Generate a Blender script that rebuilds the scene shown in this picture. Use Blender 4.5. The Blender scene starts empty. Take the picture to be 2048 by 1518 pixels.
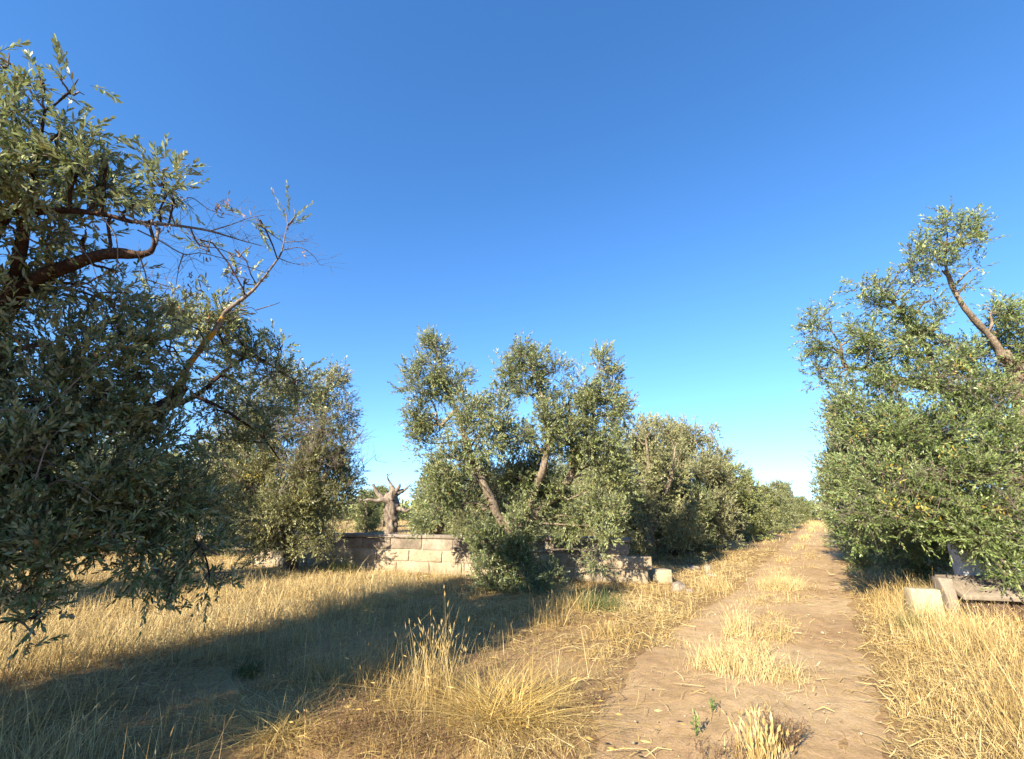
import bpy, math
import numpy as np
from mathutils import Vector

R = math.radians
rng = np.random.default_rng(7)
S = bpy.context.scene
COL = S.collection

# ------------------------------------------------------------------ camera
EYE, PITCH, FPX = 1.5, R(16.1), 910.0
cp, sp = math.cos(PITCH), math.sin(PITCH)
cam = bpy.data.objects.new('camera', bpy.data.cameras.new('camera'))
COL.objects.link(cam)
cam.location = (0, 0, EYE)
cam.rotation_euler = (math.pi/2 + PITCH, 0, 0)
cam.data.sensor_width = 36
cam.data.lens = 36*FPX/2048
cam.data.clip_end = 6000
S.camera = cam

def P(x, y, d):
    """picture point at forward distance d, as a place in the world"""
    a, b = (np.asarray(x)-1024)/FPX*d, (759-np.asarray(y))/FPX*d
    return np.stack([a+0*b, d*cp-b*sp, EYE+d*sp+b*cp], -1)
def G(x, y):
    """picture point to its place on the ground plane"""
    b = (759-np.asarray(y, float))/FPX
    d = EYE/-(sp+b*cp)
    return np.stack([(np.asarray(x)-1024)/FPX*d, d*cp-b*d*sp, 0*d], -1)
def PX(v):
    v = np.asarray(v)
    d = v[..., 1]*cp+(v[..., 2]-EYE)*sp
    u = -v[..., 1]*sp+(v[..., 2]-EYE)*cp
    d = np.maximum(d, .05)
    return 1024+v[..., 0]/d*FPX, 759-u/d*FPX

# ------------------------------------------------------------------ light
SUN_AZ, SUN_EL = 33.0, 24.0                 # direction the light travels to, clockwise from +Y
la = R(SUN_AZ)
ld = Vector((math.sin(la)*math.cos(R(SUN_EL)), math.cos(la)*math.cos(R(SUN_EL)), -math.sin(R(SUN_EL))))
sl = bpy.data.lights.new('sun', 'SUN'); sl.energy = 5.0; sl.angle = R(.55); sl.color = (1, .89, .70)
so = bpy.data.objects.new('sun', sl); COL.objects.link(so)
so.rotation_euler = ld.to_track_quat('-Z', 'Y').to_euler(); so.location = (-20, -30, 25)
W = bpy.data.worlds.new('World'); S.world = W; W.use_nodes = True
nt = W.node_tree
sky = nt.nodes.new('ShaderNodeTexSky'); sky.sky_type = 'NISHITA'; sky.sun_disc = False
sky.sun_elevation = R(SUN_EL); sky.sun_rotation = R(180+SUN_AZ)
sky.altitude = 100; sky.air_density = 1.0; sky.dust_density = 0; sky.ozone_density = 2.0
tcw = nt.nodes.new('ShaderNodeTexCoord'); sx = nt.nodes.new('ShaderNodeSeparateXYZ'); cx = nt.nodes.new('ShaderNodeCombineXYZ')
nt.links.new(tcw.outputs['Generated'], sx.inputs[0])
mz = nt.nodes.new('ShaderNodeMath'); mz.operation = 'MAXIMUM'; mz.inputs[1].default_value = 0; nt.links.new(sx.outputs[2], mz.inputs[0])
az_ = nt.nodes.new('ShaderNodeMath'); az_.operation = 'ADD'; az_.inputs[1].default_value = .105; nt.links.new(mz.outputs[0], az_.inputs[0])
for k_ in (0, 1): nt.links.new(sx.outputs[k_], cx.inputs[k_])
nt.links.new(az_.outputs[0], cx.inputs[2]); nt.links.new(cx.outputs[0], sky.inputs[0])
hs_ = nt.nodes.new('ShaderNodeHueSaturation'); hs_.inputs['Hue'].default_value = .506; hs_.inputs['Saturation'].default_value = 1.27; hs_.inputs['Value'].default_value = 1.0
nt.links.new(sky.outputs[0], hs_.inputs['Color']); nt.links.new(hs_.outputs[0], nt.nodes['Background'].inputs[0])
nt.nodes['Background'].inputs[1].default_value = .112
S.view_settings.view_transform = 'Standard'; S.view_settings.look = 'None'
S.view_settings.exposure = 1.75; S.view_settings.gamma = 1
S.cycles.use_denoising = True
S.cycles.max_bounces = 6; S.cycles.diffuse_bounces = 3; S.cycles.transmission_bounces = 3
S.cycles.sample_clamp_indirect = 6

# ------------------------------------------------------------------ materials
class Mat:
    def __init__(s, name):
        s.m = bpy.data.materials.new(name); s.m.use_nodes = True
        s.t = s.m.node_tree; s.b = s.t.nodes['Principled BSDF']; s.out = s.t.nodes['Material Output']
    def n(s, kind, **kw):
        x = s.t.nodes.new(kind)
        for k, v in kw.items():
            if k in x.inputs: x.inputs[k].default_value = v
            else: setattr(x, k, v)
        return x
    def l(s, a, b): s.t.links.new(a, b)
    def noise(s, scale, detail=4, rough=.6, stretch=None):
        tc = s.n('ShaderNodeTexCoord'); src = tc.outputs['Object']
        if stretch:
            mp = s.n('ShaderNodeMapping'); mp.inputs['Scale'].default_value = stretch
            s.l(src, mp.inputs[0]); src = mp.outputs[0]
        x = s.n('ShaderNodeTexNoise', Scale=scale, Detail=detail, Roughness=rough); s.l(src, x.inputs['Vector'])
        return x.outputs['Fac']
    def ramp(s, fac, stops):
        x = s.n('ShaderNodeValToRGB'); e = x.color_ramp.elements
        while len(e) < len(stops): e.new(.5)
        for el, (p, c) in zip(e, stops): el.position = p; el.color = (*c, 1) if len(c) == 3 else c
        s.l(fac, x.inputs[0]); return x.outputs[0]
    def mix(s, a, b, f, mode='MIX'):
        x = s.n('ShaderNodeMix', data_type='RGBA', blend_type=mode)
        for v, i in ((f, 0), (a, 6), (b, 7)):
            if isinstance(v, (int, float)): x.inputs[i].default_value = v
            elif isinstance(v, tuple): x.inputs[i].default_value = (*v, 1)
            else: s.l(v, x.inputs[i])
        return x.outputs[2]
    def attr(s, name):
        return s.n('ShaderNodeAttribute', attribute_name=name).outputs['Fac']
    def bump(s, fac, dist, strength=1):
        x = s.n('ShaderNodeBump', Strength=strength, Distance=dist); s.l(fac, x.inputs['Height'])
        s.l(x.outputs[0], s.b.inputs['Normal'])
    def base(s, c):
        if isinstance(c, tuple): s.b.inputs['Base Color'].default_value = (*c, 1)
        else: s.l(c, s.b.inputs['Base Color'])
    def rough(s, r): s.b.inputs['Roughness'].default_value = r

def leaf_mat(name, top, under, trans=.2, rough=.42, spec=.36):
    """olive leaf: green above, silvery below; every leaf has its own tint ('rnd')"""
    m = Mat(name)
    r = m.attr('rnd')
    dark, mid, pale, brown = top
    ct = m.ramp(r, [(0, dark), (.45, mid), (.9, pale), (.985, brown)])
    cu = m.ramp(r, [(0, tuple(.75*v for v in under)), (.9, under), (.985, brown)])
    geo = m.n('ShaderNodeNewGeometry')
    c = m.mix(ct, cu, geo.outputs['Backfacing'])
    m.base(c); m.rough(rough); m.b.inputs['Specular IOR Level'].default_value = spec
    tr = m.n('ShaderNodeBsdfTranslucent'); m.l(m.mix(c, (.30, .36, .05), .45), tr.inputs[0])
    mx = m.n('ShaderNodeMixShader'); mx.inputs[0].default_value = trans
    m.l(m.b.outputs[0], mx.inputs[1]); m.l(tr.outputs[0], mx.inputs[2]); m.l(mx.outputs[0], m.out.inputs[0])
    return m.m

M = {}
M['leaf'] = leaf_mat('olive_leaf', [(.045, .064, .021), (.14, .17, .055), (.30, .325, .135), (.26, .15, .06)], (.30, .33, .20))
M['leaf_green'] = leaf_mat('olive_leaf_green', [(.035, .06, .014), (.115, .165, .042), (.26, .305, .11), (.23, .15, .05)], (.24, .285, .14))
M['leaf_dry'] = leaf_mat('olive_leaf_dusty', [(.095, .097, .037), (.21, .21, .082), (.335, .33, .15), (.26, .16, .07)], (.27, .27, .15))
M['leaf_far'] = leaf_mat('olive_leaf_distant', [(.08, .095, .03), (.18, .20, .062), (.29, .305, .11), (.22, .19, .08)], (.26, .28, .155))
M['leaf_fresh'] = leaf_mat('fresh_green_leaf', [(.04, .085, .02), (.08, .15, .03), (.15, .22, .05), (.2, .22, .06)], (.14, .2, .08))
M['leaf_dead'] = leaf_mat('dead_leaf', [(.16, .07, .035), (.22, .105, .055), (.27, .15, .085), (.24, .15, .075)], (.26, .15, .09))

def bark(name, c0, c1, c2, lichen=None, fissure=0):
    m = Mat(name)
    a = m.noise(9, 6, .7, (1, 1, .35)); b = m.noise(45, 4, .7, (1, 1, .3))
    c = m.ramp(a, [(.3, c0), (.5, c1), (.72, c2)])
    c = m.mix(c, m.ramp(b, [(.35, (.35, .35, .35)), (.65, (1.25, 1.25, 1.25))]), .8, 'MULTIPLY')
    if fissure:
        v = m.noise(6.5, 5, .7, (1, 1, .1)); c = m.mix(c, (.035, .026, .02), m.ramp(v, [(.30, (1, 1, 1)), (.48, (0, 0, 0))]))
    if lichen:
        l = m.noise(6, 5, .65); f = m.ramp(l, [(lichen, (0, 0, 0)), (lichen+.1, (1, 1, 1))])
        c = m.mix(c, (.42, .21, .02), f)
    m.base(c); m.rough(.92); m.b.inputs['Specular IOR Level'].default_value = .2
    m.bump(b, .02, .9)
    return m.m
M['bark'] = bark('olive_bark', (.05, .035, .025), (.15, .11, .08), (.28, .22, .16), .66)
M['bark_pale'] = bark('pale_olive_bark', (.08, .06, .042), (.23, .175, .125), (.36, .29, .215), .67)
M['bark_red_shade'] = bark('reddish_shade_toned_bark', (.022, .012, .009), (.055, .03, .02), (.11, .065, .042))  # reddish bark, its colour darkened for the shade beneath the foliage
M['bark_lichen'] = bark('lichened_bark', (.12, .09, .06), (.2, .155, .11), (.28, .225, .17), .46)
M['dead_wood'] = bark('dead_wood', (.07, .055, .042), (.24, .19, .145), (.40, .33, .26), None, 1)
M['twig'] = bark('twig_bark', (.10, .075, .057), (.19, .15, .12), (.28, .225, .19))

def grass_mat(name, stops, trans=.25):
    m = Mat(name); r = m.attr('rnd')
    c = m.ramp(r, stops)
    m.base(c); m.rough(.6); m.b.inputs['Specular IOR Level'].default_value = .3
    tr = m.n('ShaderNodeBsdfTranslucent'); m.l(c, tr.inputs[0])
    mx = m.n('ShaderNodeMixShader'); mx.inputs[0].default_value = trans
    m.l(m.b.outputs[0], mx.inputs[1]); m.l(tr.outputs[0], mx.inputs[2]); m.l(mx.outputs[0], m.out.inputs[0])
    return m.m
M['straw'] = grass_mat('dry_straw', [(0, (.14, .08, .026)), (.25, (.31, .205, .072)), (.6, (.49, .36, .145)), (.9, (.62, .505, .26)), (1, (.19, .105, .045))])
M['straw_yellow'] = grass_mat('yellow_straw', [(0, (.22, .13, .04)), (.5, (.49, .335, .10)), (1, (.62, .47, .19))])
M['weed'] = grass_mat('green_weed', [(0, (.045, .07, .02)), (.5, (.09, .125, .035)), (1, (.2, .2, .07))])
M['seed'] = grass_mat('brown_weed', [(0, (.08, .045, .025)), (.5, (.18, .105, .055)), (1, (.30, .2, .105))])

def soil(name, c0, c1, c2, straw, pebble=True):
    m = Mat(name)
    a = m.noise(.55, 6, .62); b = m.noise(7, 6, .7); f = m.noise(70, 5, .75); g = m.noise(26, 3, .5)
    c = m.ramp(a, [(.32, c0), (.5, c1), (.68, c2)])
    c = m.mix(c, m.ramp(b, [(.3, (.62, .6, .58)), (.52, (1, 1, 1)), (.72, (1.22, 1.2, 1.16))]), .8, 'MULTIPLY')
    c = m.mix(c, m.ramp(f, [(.34, (.62, .6, .58)), (.5, (1, 1, 1)), (.66, (1.22, 1.2, 1.18))]), .75, 'MULTIPLY')
    if straw:
        s_ = m.ramp(m.noise(38, 3, .7, (1, .22, 1)), [(.5, (0, 0, 0)), (.62, (1, 1, 1))])
        s2 = m.ramp(m.noise(38, 3, .7, (.2, 1, 1)), [(.52, (0, 0, 0)), (.62, (1, 1, 1))])
        c = m.mix(c, (.35, .24, .095), m.mix(s_, s2, 1., 'LIGHTEN') if straw > .5 else m.mix(s_, (0, 0, 0), .4))
    if pebble:
        v = m.n('ShaderNodeTexVoronoi', Scale=28.); tc = m.n('ShaderNodeTexCoord'); m.l(tc.outputs['Object'], v.inputs['Vector'])
        pf = m.ramp(v.outputs['Distance'], [(.08, (1, 1, 1)), (.13, (0, 0, 0))])
        sel = m.ramp(m.noise(11, 2, .5), [(.6, (0, 0, 0)), (.68, (1, 1, 1))])
        c = m.mix(c, (.4, .33, .24), m.mix(pf, sel, 1., 'MULTIPLY'))
    m.base(c); m.rough(.95); m.b.inputs['Specular IOR Level'].default_value = .12
    m.bump(m.mix(m.mix(b, f, .5), g, .3), .022, .8)
    return m.m
M['soil'] = soil('dry_soil', (.17, .092, .046), (.26, .155, .08), (.36, .235, .125), 1)
M['track'] = soil('track_soil', (.315, .195, .10), (.41, .275, .148), (.49, .355, .205), .3)

def stone(name, c0, c1, c2, courses=None, dirt=True):
    m = Mat(name)
    a = m.noise(2.2, 6, .65); b = m.noise(16, 6, .72); f = m.noise(90, 4, .7)
    c = m.ramp(a, [(.3, c0), (.5, c1), (.7, c2)])
    c = m.mix(c, m.ramp(b, [(.33, (.62, .59, .56)), (.5, (1, 1, 1)), (.7, (1.15, 1.14, 1.12))]), .75, 'MULTIPLY')
    if dirt:
        d = m.ramp(m.noise(5, 6, .75, (1, 1, .45)), [(.55, (0, 0, 0)), (.72, (1, 1, 1))])
        c = m.mix(c, (.13, .11, .095), m.mix(d, (0, 0, 0), .35))
    c = m.mix(c, (.62, .6, .58), m.attr('rnd'), 'MULTIPLY')
    m.base(c); m.rough(.93); m.b.inputs['Specular IOR Level'].default_value = .15
    m.bump(m.mix(b, f, .5), .025, .9)
    return m.m
M['tufa'] = stone('tufa_block', (.27, .21, .14), (.37, .30, .205), (.45, .38, .265))
M['coping'] = stone('weathered_coping', (.17, .14, .115), (.27, .23, .185), (.36, .31, .25))
M['tufa_dark'] = stone('weathered_top_course', (.16, .13, .10), (.25, .205, .155), (.34, .285, .22))
M['mortar'] = stone('mortar', (.30, .25, .17), (.38, .31, .22), (.44, .37, .27), dirt=False)
M['limestone'] = stone('pale_limestone', (.27, .235, .185), (.36, .315, .25), (.44, .39, .32))
M['concrete'] = stone('straw_coloured_concrete', (.32, .26, .16), (.40, .33, .215), (.46, .39, .27))
M['whitewash'] = stone('whitewash', (.50, .49, .49), (.62, .62, .62), (.7, .7, .7))
M['slab'] = stone('smooth_tan_slab', (.19, .15, .11), (.235, .19, .14), (.27, .22, .165), dirt=False)
M['slab_under'] = stone('reddish_shadow_toned_support', (.04, .026, .019), (.07, .044, .03), (.11, .068, .047))  # reddish, with the shadow beneath the slab put into its colour

# ------------------------------------------------------------------ mesh helpers
def mesh_obj(name, V, F, mat, parent=None, rnd=None, smooth=False, origin=None):
    """V (n,3); F (m,k) with one k for all faces, or a list of such arrays"""
    V = np.asarray(V, np.float32)
    if origin is not None: V = V-np.asarray(origin, np.float32)
    Fs = [np.asarray(f, np.int32) for f in (F if isinstance(F, list) else [F]) if len(f)]
    me = bpy.data.meshes.new(name)
    me.vertices.add(len(V)); me.vertices.foreach_set('co', V.ravel())
    tot = np.concatenate([np.full(len(f), f.shape[1], np.int32) for f in Fs])
    idx = np.concatenate([f.ravel() for f in Fs])
    me.loops.add(len(idx)); me.loops.foreach_set('vertex_index', idx)
    me.polygons.add(len(tot))
    me.polygons.foreach_set('loop_start', (np.cumsum(tot)-tot).astype(np.int32))
    if smooth: me.polygons.foreach_set('use_smooth', np.ones(len(tot), bool))
    if rnd is not None:
        a = me.attributes.new('rnd', 'FLOAT', 'POINT'); a.data.foreach_set('value', np.asarray(rnd, np.float32))
    me.update(calc_edges=True)
    me.materials.append(mat)
    o = bpy.data.objects.new(name, me); COL.objects.link(o)
    if parent is not None: o.parent = parent
    elif origin is not None: o.location = origin
    return o
def tag(o, label=None, cat=None, group=None, kind=None):
    for k, v in (('label', label), ('category', cat), ('group', group), ('kind', kind)):
        if v: o[k] = v
    return o
def empty(name, loc, label, cat, group=None):
    o = bpy.data.objects.new(name, None); COL.objects.link(o); o.location = loc
    o.empty_display_size = .3
    return tag(o, label, cat, group)

class Geo:
    def __init__(s): s.V = []; s.F = {}; s.n = 0; s.r = []
    def add(s, V, F, r=0.):
        V = np.asarray(V, float); F = np.asarray(F)
        s.V.append(V); s.F.setdefault(F.shape[1], []).append(F+s.n); s.n += len(V)
        s.r.append(np.broadcast_to(r, len(V)))
    def obj(s, name, mat, parent=None, origin=None, smooth=False):
        return mesh_obj(name, np.concatenate(s.V), [np.concatenate(f) for f in s.F.values()], mat, parent,
                        np.concatenate(s.r), smooth, origin)

def norm(v): return v/np.maximum(np.linalg.norm(v, axis=-1, keepdims=True), 1e-9)
_ph = np.random.default_rng(3).uniform(0, 6.28, (12, 3)); _fr = np.random.default_rng(4).normal(0, 1, (12, 3))
def wob(p, s):
    """smooth noise -1..1 of points p at frequency s"""
    p = np.asarray(p)*s; o = 0
    for k in range(12): o = o+np.sin(p@_fr[k]*(1+.25*k)+_ph[k, 0])
    return o/4.5

def spline(pts, n):
    pts = np.asarray(pts, float); m = len(pts)
    if m == 2: t = np.linspace(0, 1, n)[:, None]; return pts[0]*(1-t)+pts[1]*t
    q = np.vstack([2*pts[0]-pts[1], pts, 2*pts[-1]-pts[-2]])
    u = np.linspace(0, m-1-1e-6, n); i = u.astype(int); t = (u-i)[:, None]
    a, b, c, d = q[i], q[i+1], q[i+2], q[i+3]
    return .5*(2*b+(c-a)*t+(2*a-5*b+4*c-d)*t**2+(3*b-a-3*c+d)*t**3)

def tube(geo, pts, r0, r1=None, seg=None, sides=7, gnarl=0., rad=None, gf=5., cap=True, lump=(1., .7)):
    pts = np.asarray(pts, float)
    L = np.linalg.norm(np.diff(pts, axis=0), axis=1).sum()
    n = seg or max(3, min(40, int(L/.06)))
    q = spline(pts, n)
    if rad is None: r = np.linspace(r0, r1, n)
    else: r = np.interp(np.linspace(0, 1, n), np.linspace(0, 1, len(rad)), rad)
    T = norm(np.gradient(q, axis=0))
    ref = np.array([.31, .52, .8]) if abs(T[0]@np.array([.31, .52, .8])) < .9 else np.array([1., 0, 0])
    A = norm(np.cross(T, ref)); B = np.cross(T, A)
    th = np.arange(sides)*2*math.pi/sides
    ring = q[:, None]+r[:, None, None]*(np.cos(th)[None, :, None]*A[:, None]+np.sin(th)[None, :, None]*B[:, None])
    if gnarl:
        w = wob(ring.reshape(-1, 3), gf).reshape(n, sides, 1)
        w2 = wob(ring.reshape(-1, 3)*np.array([1, 1, .25])+9, gf*3).reshape(n, sides, 1)
        ring = ring+(ring-q[:, None])*gnarl*(lump[0]*w+lump[1]*w2)
    V = ring.reshape(-1, 3)
    i = np.arange(n-1)[:, None]*sides; j = np.arange(sides)[None]; k = (j+1) % sides
    F = np.stack([i+j, i+k, i+sides+k, i+sides+j], -1).reshape(-1, 4)
    geo.add(V, F)
    if cap:
        c = len(V)-sides
        V2 = np.vstack([V[c:], q[-1]+T[-1]*r[-1]*.5]); jj = np.arange(sides)
        geo.add(V2, np.stack([jj, (jj+1) % sides, np.full(sides, sides)], -1))
    return q

def many_tubes(P0, P1, P2, r0, r1, sides=3):
    """lots of thin 3-point twigs at once: V, F"""
    n = len(P0); pts = np.stack([P0, P1, P2], 1)
    T = norm(P2-P0); ref = np.where(np.abs(T[:, 2:]) < .8, [[0, 0, 1.]], [[1., 0, 0]])
    A = norm(np.cross(T, ref)); B = np.cross(T, A)
    th = np.arange(sides)*2*math.pi/sides
    off = np.cos(th)[:, None]*A[:, None]+np.sin(th)[:, None]*B[:, None]
    rr = np.stack([np.broadcast_to(r0, n), (np.broadcast_to(r0, n)+r1)/2, np.broadcast_to(r1, n)], 1)
    V = pts[:, :, None]+rr[:, :, None, None]*off[:, None]
    base = (np.arange(n)*3*sides)[:, None, None]; i = np.arange(2)[None, :, None]*sides; j = np.arange(sides)[None, None]; k = (j+1) % sides
    F = np.stack([base+i+j, base+i+k, base+i+sides+k, base+i+sides+j], -1).reshape(-1, 4)
    return V.reshape(-1, 3), F

def leaves(pos, d, length, width, r, fine=False, tint=None):
    """pos, d: root and direction of each leaf; kite-shaped blades (folded and curved when fine)"""
    n = len(pos)
    up = norm(r.normal(0, .55, (n, 3))+np.array([0, 0, .8])-.35*np.array([math.sin(la), math.cos(la), 0]))
    side = norm(np.cross(d, up)); nor = np.cross(side, d)
    L = (length*r.uniform(.65, 1.25, n))[:, None]; Wd = (width*r.uniform(.75, 1.2, n))[:, None]/2
    t = r.random(n) if tint is None else np.clip(tint+r.normal(0, .18, n), 0, 1)
    if fine:
        bend = L*r.uniform(-.12, .2, (n, 1))
        v = [pos, pos+d*L*.3+side*Wd*.9-nor*bend*-.2, pos+d*L*.7+side*Wd*.8-nor*bend*.5, pos+d*L-nor*bend,
             pos+d*L*.7-side*Wd*.8-nor*bend*.5, pos+d*L*.3-side*Wd*.9-nor*bend*-.2]
        V = np.stack(v, 1).reshape(-1, 3); b = (np.arange(n)*6)[:, None]
        F = np.concatenate([b+np.array([[0, 1, 2, 5]]), b+np.array([[5, 2, 3, 4]])])
        return V, F, np.repeat(t, 6)
    v = [pos, pos+d*L*.45+side*Wd, pos+d*L, pos+d*L*.45-side*Wd]
    V = np.stack(v, 1).reshape(-1, 3); b = (np.arange(n)*4)[:, None]
    return V, b+np.array([[0, 1, 2, 3]]), np.repeat(t, 4)

def foliage(cl, r, leaf_len, leaf_w, lai, crown, twigs, fine=False, twig_len=.28, per=14, droop=.25, sub=.2, twig_r=.0022, lift=.55):
    """cl: rows cx,cy,cz, ra,rb,rc, tint, density, bottomness -> leafy shoots gathered in small sprays within every clump"""
    ctrs = []
    for c in cl:
        ctr, rad, tint, dens = c[:3], c[3:6], c[6], c[7]
        nsub = max(3, int(1.5*(rad[0]*rad[1]*rad[2])**(1/3.)**1/sub*2.6))
        nsub = max(3, int(2.2*((rad[0]*rad[1]*rad[2])**(2/3.))/sub**2))
        dirs = norm(r.normal(0, 1, (nsub, 3))); rr = r.random(nsub)**.42
        sc = ctr+dirs*rad*rr[:, None]
        ctrs.append(sc)
        nl = lai*dens*math.pi*rad[0]*rad[2]/(leaf_len*leaf_w*.55)
        nt_ = max(4, int(nl/per))
        wsub = r.gamma(1.3, 1, nsub); which = r.choice(nsub, nt_, p=wsub/wsub.sum())
        g = np.clip(r.normal(0, 1, (nt_, 3)), -1.7, 1.7)*sub*.62
        p0 = sc[which]+g
        out = norm((p0-ctr)/rad)
        d = norm(out*.75+norm(g)*.45+r.normal(0, .4, (nt_, 3))+np.array([0, 0, lift]))
        Lt = twig_len*r.uniform(.55, 1.35, nt_)
        p0 = p0-d*Lt[:, None]*.4
        dr = r.uniform(-.1, 1, nt_)*droop
        p2 = p0+d*Lt[:, None]; p2[:, 2] -= dr*Lt
        p1 = p0+d*Lt[:, None]*.5; p1[:, 2] += dr*Lt*.08
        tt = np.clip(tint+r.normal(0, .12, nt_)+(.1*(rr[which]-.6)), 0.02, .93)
        if twigs is not None:
            V, F = many_tubes(p0, p1, p2, twig_r, twig_r*.5); twigs.add(V, F)
        s_ = (np.arange(per)+r.random((nt_, per)))/per; s_ = .08+.92*s_
        u = s_[..., None]
        pos = (p0[:, None]*(1-u)**2+2*p1[:, None]*u*(1-u)+p2[:, None]*u**2)
        tang = norm((p1-p0)[:, None]*(1-u)+(p2-p1)[:, None]*u)
        ax = norm(np.cross(tang, r.normal(0, 1, (nt_, 1, 3))))
        ay = np.cross(tang, ax)
        ang = (np.arange(per) % 2)[None]*math.pi+(np.arange(per)//2)[None]*1.57+r.normal(0, .4, (nt_, per))
        sidev = np.cos(ang)[..., None]*ax+np.sin(ang)[..., None]*ay
        ld_ = norm(tang*(.85+.9*u**3)+sidev*r.uniform(.4, .85, (nt_, per, 1)))
        scale = 1-.35*u[..., 0]**4
        V, F, t = leaves(pos.reshape(-1, 3), ld_.reshape(-1, 3), leaf_len*scale.ravel(), leaf_w, r, fine, np.repeat(tt, per))
        brown = r.random(len(t)//(6 if fine else 4)) < .02
        t = np.where(np.repeat(brown, 6 if fine else 4), 1., np.minimum(t, .93))
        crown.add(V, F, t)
    return ctrs

def branch_to(geo, start, end, r, r0, r1, sides=5, sag=.1):
    L = np.linalg.norm(end-start)
    mid = (start+end)/2+r.normal(0, .09, 3)*L+np.array([0, 0, sag*L])
    q = start*.7+end*.3+r.normal(0, .06, 3)*L
    tube(geo, [start, q, mid*.6+end*.4, end], r0, r1, sides=sides, gnarl=.12, seg=max(4, int(L/.12)))

def connect(geo, tw, limbpts, limbrad, cl, ctrs, r, k=3, rmax=.035):
    """every clump hangs on a branch that leaves the nearest limb; smaller shoots run out to its sprays"""
    for c, sc in zip(cl, ctrs):
        ctr = c[:3]; dd = np.linalg.norm(limbpts-ctr-np.array([0, 0, -.2]), axis=1)+np.maximum(0, limbpts[:, 2]-ctr[2])*.8
        i = dd.argmin()
        rr = min(rmax, limbrad[i]*.75)
        branch_to(geo, limbpts[i], ctr, r, rr, .008)
        for s_ in sc[r.permutation(len(sc))[:k*2]]:
            branch_to(tw, ctr*.8+limbpts[i]*.2, s_, r, .008, .003, 4)

def ell(x, y, d, rx, ry, tint=.4, dens=1., depth=1.):
    c = P(x, y, d); a, b = rx/FPX*d, ry/FPX*d
    return np.array([*c, a, (a+b)/2*depth, b, tint, dens])

def build_tree(label, base, limbs, clumps, r, leaf=.065, leafw=.016, lai=2., mats=('bark', 'leaf', 'twig'), fine=False, per=14, sub=.2,
               droop=.25, twig_len=.28, group=None, name='olive_tree', cat='olive tree', k=3, gn=.16, rmax=.035, sides=9, twig_r=.0022, lift=.55, extra=(), thin=0):
    root = empty(name, tuple(base), label, cat, group)
    trunk, tw, crown = Geo(), Geo(), Geo()
    lp, lr = [], []
    for pts, rad in limbs:
        q = tube(trunk, pts, 0, rad=rad, sides=sides, gnarl=gn, seg=max(8, int(np.linalg.norm(np.diff(np.asarray(pts), axis=0), axis=1).sum()/.07)))
        lp.append(q[2:]); lr.append(np.interp(np.linspace(0, 1, len(q)), np.linspace(0, 1, len(rad)), rad)[2:])
    for pts in extra:
        q = spline(pts, 20); lp.append(q); lr.append(np.full(20, .009))
    lp = np.concatenate(lp); lr = np.concatenate(lr)
    cl = np.array(clumps); cl[:, 7] *= r.uniform(.75, 1.3, len(cl))
    if thin: cl[:, 7] *= np.where(cl[:, 2] > thin, 1.1, 1.1)
    ctrs = foliage(cl, r, leaf, leafw, lai, crown, tw, fine, twig_len, per, droop, sub, twig_r, lift)
    connect(trunk, tw, lp, lr, cl, ctrs, r, k, rmax)
    trunk.obj('trunk', M[mats[0]], root, base, True)
    crown.obj('crown', M[mats[1]], root, base)
    tw.obj('twigs', M[mats[2]], root, base, True)
    return root

# ------------------------------------------------------------------ ground
def hgt(x, y):
    p = np.stack([x, y, 0*x], -1)
    near = 1/(1+(np.hypot(x, y)/60)**2)
    return (.022*wob(p, .35)+.012*wob(p+4, 1.1))*near-.02
def gz(x, y): return hgt(np.asarray(x, float), np.asarray(y, float))

def axis(lo, hi, step, far):
    a = np.arange(lo, hi+1e-6, step); d = step; p, q = [], []
    v = hi
    while v < far: d *= 1.18; v += d; p.append(v)
    d = step; v = lo
    while v > -far: d *= 1.18; v -= d; q.append(v)
    return np.array(q[::-1]+list(a)+p)
xs, ys = axis(-9, 11, .11, 2600), axis(1.2, 16, .11, 2600)
X, Y = np.meshgrid(xs, ys)
# the track: left and right border on the ground
LB = G(np.array([1010, 1120, 1150, 1180, 1250, 1350, 1420, 1480, 1520, 1550, 1578, 1598, 1612]), np.array([1800, 1560, 1480, 1400, 1320, 1250, 1205, 1160, 1128, 1103, 1080, 1062, 1050]))
RB = G(np.array([1900, 1800, 1775, 1755, 1740, 1722, 1708, 1698, 1690, 1682, 1672, 1662, 1652]), np.array([1800, 1560, 1480, 1400, 1320, 1250, 1205, 1160, 1128, 1103, 1080, 1062, 1050]))
n = 420; m_ = 34
A_, B_ = spline(LB, n), spline(RB, n)
w_ = np.linspace(0, 1, m_)[None, :, None]
T_ = A_[:, None]*(1-w_)+B_[:, None]*w_
edge = np.minimum(w_, 1-w_)[..., 0]
wid = np.linalg.norm(B_-A_, axis=1)[:, None]
jit = .16*wob(T_.reshape(-1, 3), 1.6).reshape(n, m_)+.07*wob(T_.reshape(-1, 3)+3, 5).reshape(n, m_)
e_m = edge*wid+jit*np.exp(-edge*4)
lift = np.clip((e_m-.05)/.22, -.6, 1)
rut = np.exp(-((w_[..., 0]-.22)/.13)**2)+np.exp(-((w_[..., 0]-.8)/.12)**2)
T_[..., 2] = hgt(T_[..., 0], T_[..., 1])+.022*lift-.03*rut*np.clip(lift, 0, 1)+.004*wob(T_.reshape(-1, 3), 9).reshape(n, m_)*np.clip(lift, 0, 1)
i = (np.arange(n-1)[:, None]*m_+np.arange(m_-1)[None]).ravel()
o = mesh_obj('track', T_.reshape(-1, 3), np.stack([i, i+1, i+m_+1, i+m_], -1), M['track'], smooth=True)
tag(o, 'bare dirt farm track with two wheel ruts between the olive rows', 'track', kind='structure')
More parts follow.
